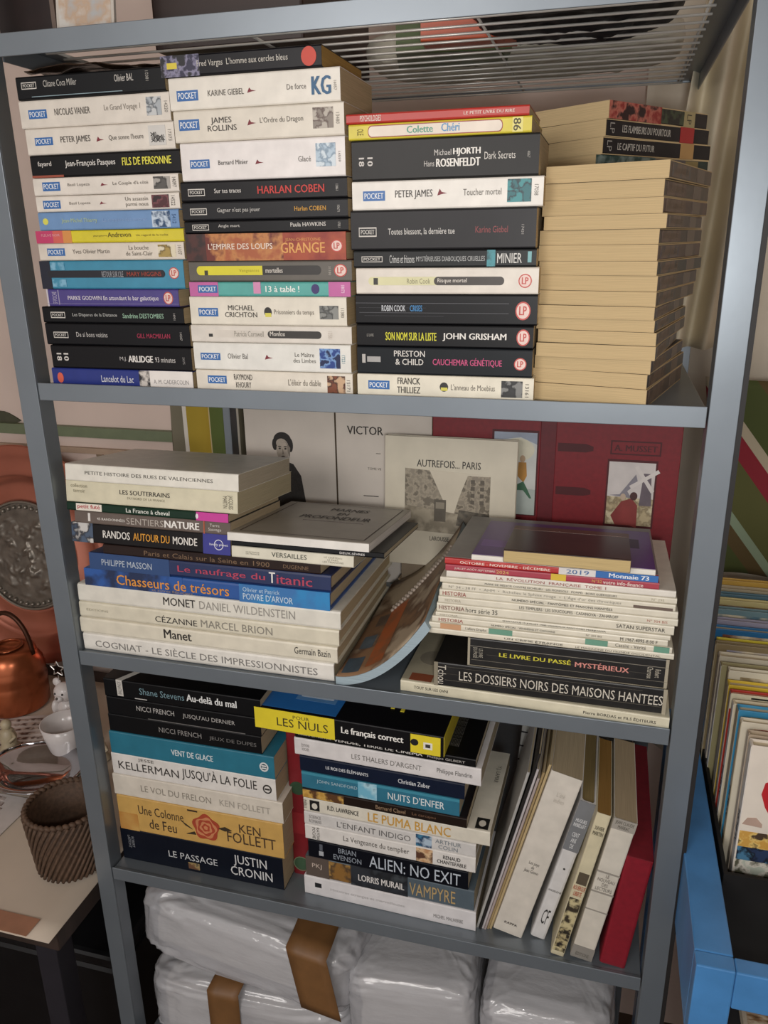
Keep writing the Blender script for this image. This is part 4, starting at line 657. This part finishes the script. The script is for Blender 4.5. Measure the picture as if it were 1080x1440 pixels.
bundle('plastic wrapped paper bundle with wide brown tape, upper left', (.175, .155, -.905), (0, R(4), R(-4)), (.175, .125, .058), 3.1, [(.085, .062, .045)])
bundle('plastic wrapped bundle underneath, short brown tape at front', (.170, .150, L5), (0, 0, R(3)), (.165, .120, .064), 8.4, [(-.02, .05, -.02)])
bundle('plain film wrapped white stack in the middle', (.432, .17, L5), (0, R(-3), R(3)), (.092, .14, .112), 5.3, [], nsh=9, sheets='d6d3ce', e=.2, amp=.0035)
bundle('film wrapped white stack by the right upright', (.625, .165, L5), (0, R(-2), R(-2)), (.088, .135, .110), 9.9, [], nsh=8, sheets='d9d6d2', e=.2, amp=.0035)

# ------------------------------------------------------------------ side table at the left
TZ = -.7535
tb = empty('side_table', (-.48, .24, -1.47)); tag(tb, 'dark low table left of the shelving carrying bric-a-brac', 'table')
o = MB().box(-.44, .43, -.31, .34, .68, .7115).build('table_top', M('3a2e28', .5, kind='wood', vary=.25, scale=12, stretch=(1, 8, 1)), tb, bevel=.003)
for x in (-.40, .385):
    for y in (-.27, .30): MB().box(x-.018, x+.018, y-.018, y+.018, 0, .68).build('leg', M('35333a', .45, .4, kind='metal'), tb, bevel=.002)
ps = MB()
def psf(u, v):
    x = -.92+.872*u; y = -.088+.62*v
    return (x, y, TZ-.004+.0012*mnoise.noise(Vector((u*5, v*5, 1)))+.0025)
tag(ps.sheet(psf, 24, 18).build('paper_sheet', M('cdbfae', .8, kind='paper', vary=.06, scale=9), smooth=True, solid=.0006), 'large pale paper sheet covering the low table', 'paper')
tp = MB().sheet(lambda u, v: (-.20+.115*u, -.087+.03*v, TZ+.0006), 6, 3).build('tape_strip', M('a5765c', .35, kind='tape', vary=.12), solid=.0008)
tag(tp, 'brown tape strip stuck along the paper sheet edge', 'tape')
lc = empty('lace_mat', (-.36, .10, TZ+.0005)); tag(lc, 'white lace mat with brown pattern on the table paper', 'mat')
MB().box(-.10, .10, -.06, .06, 0, .0012).build('mat', M('cfc8c4', .8, kind='cloth', vary=.08), lc)
for k in range(9): MB().box(-.095+.004*k, .095-.006*k, -.055+.0125*k, -.0475+.0125*k, .0012, .0018).build('printed_band', PIC('6a5048', 'c2b6b0', None, 120), lc)
lc2 = empty('lace_mat', (-.40, .33, TZ+.0005), (0, 0, R(20))); tag(lc2, 'striped brown and white mat beside the white cup', 'mat')
MB().box(-.09, .07, -.06, .06, 0, .0012).build('mat', M('cfc8c4', .8, kind='cloth', vary=.08), lc2)
for k in range(7): MB().box(-.085, .065, -.055+.016*k, -.047+.016*k, .0012, .0018).build('printed_band', PIC('5a4a44', 'c9beb6', None, 90), lc2)
# woven basket
bk = empty('basket', (-.108, .055, TZ+.002)); tag(bk, 'small brown woven basket standing on the table paper', 'basket')
WK = M('5a4434', .7, kind='wicker', vary=.35, scale=160)
H_ = .105; m = MB()
for rr, r0 in ((0, 0), (1, -.0035)):
    pass
m.lathe([(.0, .002), (.044, .002), (.046, .0), (.050, .01), (.055, H_*.5), (.058, H_), (.054, H_), (.051, H_*.5), (.045, .008), (.0, .006)], n=48).build('basket_wall', WK, bk, smooth=True)
for k in range(40):
    a0 = 2*math.pi*k/40; pts = []
    for q in range(9):
        t_ = q/8; a1 = a0+t_*1.0; rr = .0505+.0085*t_+.0012; pts.append((rr*math.cos(a1), rr*math.sin(a1), .004+t_*(H_-.006)))
    MB().tube(pts, .0027, 6).build('strand', WK, bk, smooth=True)
pts = [((.0565+.0012*math.sin(40*a_))*math.cos(a_), (.0565+.0012*math.sin(40*a_))*math.sin(a_), H_+.0015*math.sin(40*a_+1)) for a_ in [2*math.pi*i/200 for i in range(201)]]
MB().tube(pts, .0036, 6).build('rim', WK, bk, smooth=True)
# silver dish
ds = empty('dish', (-.292, .208, TZ+.002)); tag(ds, 'shiny oval silver dish on the left of the table', 'dish')
SV = M('b4b4b8', .08, 1., kind='silver', vary=.04)
MB().lathe([(.0, .004), (.045, .004), (.060, .012), (.078, .024), (.088, .026), (.089, .028), (.077, .0275), (.058, .016), (.044, .0075), (.0, .0075)], n=56, sx=1.05, sy=.82).build('bowl', SV, ds, smooth=True)
pts = [(.0885*1.05*(1+.012*math.cos(16*q))*math.cos(q), .0885*.82*(1+.012*math.cos(16*q))*math.sin(q), .0275) for q in [2*math.pi*i/128 for i in range(129)]]
MB().tube(pts, .0016, 6).build('rim', SV, ds, smooth=True)
# cup with bear
cp = empty('cup', (-.285, .285, TZ+.002)); tag(cp, 'white cup beside the bear figurine', 'cup')
POR = M('d6d0ce', .2, kind='porcelain', vary=.04)
MB().lathe([(.0, .003), (.022, .0), (.026, .004), (.036, .045), (.041, .072), (.039, .072), (.033, .045), (.022, .008), (.0, .007)], n=36).build('bowl', POR, cp, smooth=True)
MB().tube([(.037, 0, .06), (.058, 0, .058), (.062, 0, .04), (.05, 0, .024), (.031, 0, .02)], .0035, 8).build('handle', POR, cp, smooth=True)
br = empty('bear_figurine', (-.345, .375, TZ+.002)); tag(br, 'small white bear figurine sitting behind the white cup', 'figurine')
MB().ball((0, 0, .030), (.021, .019, .030)).ball((0, -.003, .074), (.021, .019, .020)).ball((-.012, -.016, .010), (.010, .016, .010)).ball((.012, -.016, .010), (.010, .016, .010)).ball((-.020, -.008, .040), (.008, .010, .016)).ball((.020, -.008, .040), (.008, .010, .016)).build('body', POR, br, smooth=True)
for sx in (-1, 1):
    MB().ball((.016*sx, 0, .092), (.009, .006, .009)).build('ear', POR, br, smooth=True)
    MB().ball((.008*sx, -.020, .078), .0022, 8, 6).build('eye', M('3a3634', .3), br, smooth=True)
MB().ball((0, -.020, .069), (.009, .008, .007)).build('muzzle', POR, br, smooth=True); MB().ball((0, -.027, .072), .0028, 8, 6).build('nose', M('5a504c', .3), br, smooth=True)
def figurine(loc_, lab, col, s=1.):
    r = empty('figurine', loc_); tag(r, lab, 'figurine')
    MB().lathe([(0, 0), (.020*s, 0), (.022*s, .004*s), (.015*s, .012*s), (.017*s, .03*s), (.012*s, .045*s), (.006*s, .05*s), (.0, .051*s)], n=20).build('body', M(col, .4, kind='ceramic', vary=.12), r, smooth=True)
    MB().ball((0, 0, .058*s), (.011*s, .011*s, .012*s)).build('head', M(col, .4, kind='ceramic', vary=.12), r, smooth=True)
    for sx in (-1, 1): MB().tube([(.010*s*sx, 0, .042*s), (.022*s*sx, -.006*s, .034*s), (.014*s*sx, -.014*s, .026*s)], .0042*s, 8).build('arm', M(col, .4, kind='ceramic', vary=.12), r, smooth=True)
figurine((-.405, .275, TZ+.002), 'small beige cherub figurine left of the bear', 'b5a88c', .9)
figurine((-.170, .205, TZ+.002), 'cream figurine behind the woven basket', 'c9b994', .9)
figurine((-.215, .29, TZ+.002), 'pale cream figurine in front of the cup by the upright', 'cbbfa6', .7)
# copper pot
COP = M('b0623f', .28, .7, kind='copper', vary=.22, scale=18)
pt_ = empty('copper_pot', (-.500, .415, TZ+.002)); pt_.scale = (.78, .78, .86); tag(pt_, 'copper pot with tall hoop handle in front of the plate', 'pot')
MB().lathe([(0, 0), (.078, 0), (.082, .006), (.084, .07), (.080, .078), (.083, .084), (.080, .090), (.083, .098), (.078, .104), (.080, .112), (.070, .128), (.066, .142), (.050, .150), (.036, .152), (.036, .146), (.0, .144)], n=48).build('body', COP, pt_, smooth=True)
MB().lathe([(.034, .150), (.030, .155), (.033, .158), (.038, .154)], n=32).build('rim', COP, pt_, smooth=True)
MB().tube([(.066*math.cos(q), .01, .135+.10*math.sin(q)) for q in [math.pi*i/20 for i in range(21)]], .006, 8).build('handle', M('4a2c1e', .4, .7, kind='copper'), pt_, smooth=True)
st = MB()
for k in range(5):
    p0, p1 = R(90+72*k), R(90+36+72*k); st.tube([(-.355+.016*math.cos(p0), .375, -.630+.016*math.sin(p0)), (-.355+.008*math.cos(p1), .375, -.630+.008*math.sin(p1)), (-.355+.016*math.cos(p0+R(72)), .375, -.630+.016*math.sin(p0+R(72)))], .0014, 6)
st.tube([(-.355, .375, -.643), (-.355, .375, TZ+.002)], .0012, 6).lathe([(0, 0), (.012, 0), (.012, .003), (0, .003)], (-.355, .375, TZ+.001), 16)
tag(st.build('star_ornament', M('c9c6c2', .2, .9, kind='metal')), 'small silver wire star beside the copper pot', 'ornament')
# copper plate leaning on the wall
pl = empty('copper_plate', (-.535, .555, -.480), (R(90-7), 0, 0)); tag(pl, 'large round copper plate with pewter relief leaning on wall', 'plate')
MB().lathe([(0, .0), (.118, .0), (.122, .004), (.128, .004), (.150, -.006), (.172, .004), (.178, .009), (.186, .006), (.215, .010), (.236, .016), (.240, .014), (.240, .011), (.215, .004), (.150, -.012), (0, -.006)], n=96).build('rim', M('c07a66', .24, .7, kind='copper', vary=.12, scale=14), pl, smooth=True)
n_, k_ = 90, 40; vs = []
for i in range(n_):
    A = 2*math.pi*i/n_
    for j in range(k_+1):
        rr = .117*j/k_; x, y = rr*math.cos(A), rr*math.sin(A)
        hh = .0035+.010*max(0, mnoise.noise(Vector((x*42, y*42, 3)))+.55*mnoise.noise(Vector((x*110, y*110, 9))))*(1 if j < k_*.8 else .1)+.003*(1-(rr/.117)**2)
        vs.append((x, y, hh))
MB().add(vs, [(i*(k_+1)+j, ((i+1) % n_)*(k_+1)+j, ((i+1) % n_)*(k_+1)+j+1, i*(k_+1)+j+1) for i in range(n_) for j in range(k_)]).build('medallion', M('7a736a', .36, .6, kind='pewter', vary=.3, scale=50), pl, smooth=True, label='dark pewter relief medallion')
for k in range(46):
    q = 2*math.pi*k/46; MB().ball((.107*math.cos(q), .107*math.sin(q), .006), .0045, 10, 6).build('bead', M('8f897f', .33, .6, kind='pewter'), pl, smooth=True)
MB().tube([(.118*math.cos(q), .118*math.sin(q), .006) for q in [2*math.pi*i/64 for i in range(65)]], .003, 6).build('bead_ring', M('8f897f', .33, .6, kind='pewter'), pl, smooth=True)
# crate of dark stuff under the table
ub = empty('black_case', (-.30, .20, -1.47)); tag(ub, 'black glossy case standing below the low table', 'case')
MB().box(-.28, .235, -.14, .22, 0, .50).build('body', M('121214', .3, kind='plastic', vary=.2), ub, bevel=.012); MB().box(-.285, .24, -.145, .225, .50, .53).build('lid', M('161618', .3, kind='plastic', vary=.2), ub, bevel=.008)
for x in (-.18, .12): MB().box(x-.02, x+.02, -.151, -.144, .47, .53).build('latch', M('5a5a5c', .3, .8, kind='metal'), ub, bevel=.002)

# ------------------------------------------------------------------ comics crate at the right
cr = empty('crate', (.95, .02, -1.47)); tag(cr, 'blue film covered crate of comics right of the shelving', 'crate')
BL = M('4a86c0', .30, kind='film_blue', vary=.16, scale=22, bump=.15)
def cb_(x0, x1, y0, y1, z0, z1, nm): 
    o_ = MB().box(x0-.95, x1-.95, y0-.02, y1-.02, z0+1.47, z1+1.47).build(nm, BL, cr, bevel=.0015); return o_
cb_(.753, .788, -.1318, .2648, -.60, -.500, 'side_rail'); cb_(.7882, 1.2148, -.150, -.132, -.545, -.5002, 'front_rail')
cb_(.753, .788, -.150, -.132, -1.47, -.500, 'corner_post'); cb_(.753, .788, .265, .30, -1.47, -.500, 'corner_post'); cb_(1.215, 1.25, -.150, -.115, -1.47, -.500, 'corner_post'); cb_(1.215, 1.25, .265, .30, -1.47, -.500, 'corner_post')
MB().box(-.16, .26, -.130, .44, .80, .82).build('crate_floor', M('2a2a2c', .6, kind='board'), cr)
bx = empty('black_box', (1.0, .2, -.648)); tag(bx, 'black open box holding the comics', 'box')
BKM = M('141415', .6, kind='board', vary=.15)
MB().box(-.208, .22, -.222, -.218, .0, .148).build('front_panel', BKM, bx); MB().box(-.208, .22, -.218, .26, .0, .004).build('base', BKM, bx); MB().box(-.208, -.204, -.218, .26, .004, .148).build('side_panel', BKM, bx); MB().box(.216, .22, -.218, .26, .004, .148).build('side_panel', BKM, bx)
cols = ['e0d6c8', 'b5a38c', 'd6cdb8', '3f8ab0', 'd8ccb0', 'b0382e', 'd6b83a', 'd9d2bc', 'a39a72', 'cfc6b0', '8a7a5a', 'd9c840', '2a6a9c', '9a96a8', '6f8a90', '7a4a3a', 'cfc28a', '5a7a88', 'b5a88c', 'c9a24e']
nmC = ['white', 'tan', 'ivory', 'blue', 'cream', 'red', 'mustard', 'pale', 'olive', 'stone grey', 'brown', 'yellow', 'deep blue', 'lilac grey', 'teal grey', 'russet', 'straw', 'slate blue', 'beige', 'ochre']
for k in range(20):
    y = .003+.0205*k; x0 = .806-.0012*k+random.uniform(-.003, .003) ; h = .295+random.uniform(-.006, .008)+(.012 if k > 11 else 0)
    tk = .0105 if k % 3 else .014
    r, P = board('comic_album', '%s comic album, %s from the front of the black box' % (nmC[k], 'first' if k == 0 else ORD[k+1]), 'comic', (x0, y, -.6435), .218, h, tk, cols[k], lean=0, rough=.35, group='comic albums standing in the black box')
    MB().box(-.0006, .0002, .0006, tk-.0006, .002, h-.002).build('spine', M(['d6d2cc', 'b5a99a', 'c2b59a', 'a89a80'][k % 4], .4, kind='cover', vary=.12), r)
    if k:
        P.rect(.06, .95, .90, .975, PIC(cols[(k+3) % 20], 'd8ccb0', None, 40), 'title_panel')
    S = Plane(r, (-.0006, tk, 0), (0, -tk, 0), (0, 0, h))
    if k in (0, 2, 4): S.text('ALBUM', .25, .75, .55, .70, '3a3834', .02, rot=2)
    if k == 0:
        P.poly([(.17,.66),(.10,.745),(.075,.80),(.085,.85),(.12,.865),(.17,.84),(.22,.865),(.265,.85),(.265,.80),(.235,.74)], M('b8242a', .4, kind='print'), 'cover_picture')
        P.rect(.005, .95, .56, .63, PIC('c99a4a', '4a3a2a', 'e0c070', 80), 'cover_picture'); P.rect(.005, .95, .50, .56, PIC('2a3a5a', '4a7a9a', '1a1c24', 60), 'cover_picture'); P.rect(.005, .95, .40, .50, PIC('b5bcae', '5a5a4a', 'd6d2c6', 70), 'cover_picture')
        P.poly([(.01,.66),(.03,.69),(.07,.695),(.10,.67),(.10,.655)], M('b59a8a', .5, kind='print'), 'cover_picture')
    if k == 5: P.rect(.0, 1, .93, 1, M('d8d0b4', .4, kind='print'), 'title_panel'); P.text('7', .1, .35, .935, .99, '1c1a18', .06)
    if k == 1: P.text('MO', .12, .4, .91, .97, 'b03a3a', .06)
fr = Book('comic_album', .22, .3, .011, 'b5aa98', pos=(.93, -.11, -.648), rot=(0, 0, R(3)), pages='cfc6b0'); fr.front.rect(.02, .98, .02, .98, PIC('2a2624', 'c2b6a0', '8a6a4a', 30), 'cover_picture');
fr.root.location = (.93, -.124, -.648)
fr.root.rotation_euler = (0, 0, 0); fr.root.scale = (1, .32, 1)
tag(fr.root, 'dark comic lying in front of the black box', 'comic')
low = empty('magazine', (.98, -.11, -1.47)); tag(low, 'red, white and blue magazines heap standing low inside the crate', 'magazine')
MB().box(-.185, .25, .0, .2, 0, .70).build('page_block', PAGES('b5aa98'), low); MB().box(-.186, .251, -.003, -.0002, 0, .70).build('cover', PIC('2a4a8a', 'c23a3a', 'd6d2cc', 6), low)
# cloths
def drape(nm, label, x0, x1, y, z0, z1, mat, amp, freq, seed, tilt=0.):
    def fn(u, v):
        x = x0+(x1-x0)*u+tilt*(v-.5); z = z0+(z1-z0)*v
        return (x, y-amp*(.5+.5*math.sin(freq*u+1.5*v+seed))-.25*amp*mnoise.noise(Vector((u*4, v*3, seed))), z)
    return tag(MB().sheet(fn, 70, 24).build(nm, mat, smooth=True, solid=.0012), label, 'cloth')
def stripes(cols_, scale, rot=0., off=0.):
    m = bpy.data.materials.new('mat_striped_cloth'); m.use_nodes = True; nt = m.node_tree; N = nt.nodes; L = nt.links; b = N['Principled BSDF']; b.inputs['Roughness'].default_value = .85
    tc = N.new('ShaderNodeTexCoord'); mp = N.new('ShaderNodeMapping'); mp.inputs['Rotation'].default_value = (0, rot, 0); mp.inputs['Scale'].default_value = (scale,)*3; mp.inputs['Location'].default_value = (off, 0, 0); L.new(tc.outputs['Object'], mp.inputs['Vector'])
    sx = N.new('ShaderNodeSeparateXYZ'); L.new(mp.outputs['Vector'], sx.inputs[0]); fr_ = N.new('ShaderNodeMath'); fr_.operation = 'FRACT'; L.new(sx.outputs['X'], fr_.inputs[0])
    rp = N.new('ShaderNodeValToRGB'); rp.color_ramp.interpolation = 'CONSTANT'; L.new(fr_.outputs[0], rp.inputs['Fac']); e = rp.color_ramp.elements
    for i, (p, c_) in enumerate(cols_):
        q = e[i] if i < 2 else e.new(p); q.position = p; q.color = lin(c_)
    L.new(rp.outputs['Color'], b.inputs['Base Color']); return m
STR = stripes([(0, '77715f'), (.14, 'dcd6cc'), (.18, 'a8902e'), (.48, 'c2b48a'), (.50, '5a6a34'), (.74, '9c2c38'), (.82, 'c2bcae'), (.90, '5f5a48')], 6.5, 0., 1.07)
drape('striped_cloth', 'striped yellow, green and red cloth hanging behind the open book', -.165, .0, .585, -.62, .28, STR, .02, 9, 1., .03)
drape('white_curtain', 'off-white curtain hanging behind the right end of the shelves', .66, 1.55, .60, -.75, 1.0, M('ddd3c2', .85, kind='cloth', vary=.06, scale=12), .05, 34, 2.)
drape('white_cloth', 'cream cloth hanging at the back right of the upper shelf', .700, .80, .475, -.0035, .46, M('ddd2b8', .85, kind='cloth', vary=.06, scale=12), .035, 16, .5, .045)
STR2 = stripes([(0, '5a5a30'), (.30, '8a2430'), (.44, 'b5a890'), (.52, '4a5228'), (.80, '5a4a2a'), (.92, '8a9a80')], 6., R(38))
drape('striped_cloth', 'olive and red striped cloth hanging right of the shelving', .80, 1.25, .50, -.36, -.05, STR2, .03, 12, 4., -.05)

# ------------------------------------------------------------------ things on the top rack
RZ = .3495
bxw = empty('wooden_box', (.20, .25, RZ)); tag(bxw, 'dark brown wooden box on the wire rack', 'box')
WD = M('2c1a14', .45, kind='wood', vary=.3, scale=10, stretch=(1, 6, 1))
MB().box(-.075, .10, -.13, .12, 0, .13).build('body', WD, bxw, bevel=.003); MB().box(-.08, .105, -.135, .125, .13, .15).build('lid', WD, bxw, bevel=.003); MB().box(.0, .03, -.14, -.134, .10, .14).build('latch', M('8a7a4a', .3, .9, kind='brass'), bxw)
cd = empty('painted_card', (.085, .048, RZ), (R(-8), 0, 0)); tag(cd, 'pale flower painted card standing at left of the top rack', 'card')
MB().box(-.032, .036, 0, .004, 0, .12).build('card', M('c9c2b8', .5, kind='card', vary=.06), cd); P = Plane(cd, (-.032, 0, 0), (.068, 0, 0), (0, 0, .12)); P.rect(.05, .95, .05, .98, PIC('cfccc6', 'b5b6b6', 'c2a890', 26), 'painting'); P.text('C7', .72, .88, .05, .12, '3a3430', .02)
db = empty('dark_frame', (.02, .06, RZ)); tag(db, 'dark red-brown frame at far left of the top rack', 'frame')
MB().box(-.045, .022, 0, .02, 0, .16).build('panel', M('1f0f0e', .4, kind='wood', vary=.3), db); MB().box(.022, .027, -.002, .022, 0, .162).build('edge', M('6a5a50', .4, kind='wood'), db)
fc = empty('folded_cloth', (.50, .36, RZ)); tag(fc, 'folded white cloth lying at the back of the wire rack', 'cloth')
film_body(MB(), (0, 0, .022), (.19, .085, .021), 2.2, amp=.003, e=.5).build('cloth', M('c9c4b4', .85, kind='cloth', vary=.06), fc, smooth=True)
gb = Book('green_box', .13, .09, .04, '4a5a2a', pos=(.44, .225, RZ), rot=(0, 0, R(12)), pages='8a8a5a'); tag(gb.root, 'olive green folder lying on the middle of the wire rack', 'folder')
ob = Book('paperback_book', .10, .05, .02, 'b8502c', pos=(.465, .17, RZ), rot=(0, 0, R(4)), pages='b09a70'); tag(ob.root, 'orange paperback lying on the wire rack before the green folder', 'book')
kb = empty('black_bag', (.575, .145, RZ)); tag(kb, 'black fabric bag lying at right on the wire rack', 'bag')
film_body(MB(), (0, 0, .05), (.105, .115, .049), 6.6, amp=.005, e=.5).build('body', M('17171b', .6, kind='fabric', vary=.25), kb, smooth=True)
MB().tube([(-.06, -.02, .09), (-.05, -.02, .15), (.05, -.02, .15), (.06, -.02, .09)], .006, 8).build('handle', M('1c1c20', .6, kind='fabric'), kb, smooth=True)
bt = empty('purple_ball', (.683, .35, .236)); tag(bt, 'purple bag poking out behind the turned paperbacks', 'bag')
film_body(MB(), (0, 0, .022), (.022, .05, .022), 4.4, amp=.003, e=.7, n=28, k=16).build('body', M('3a2a7a', .35, kind='film_purple', vary=.2), bt, smooth=True)
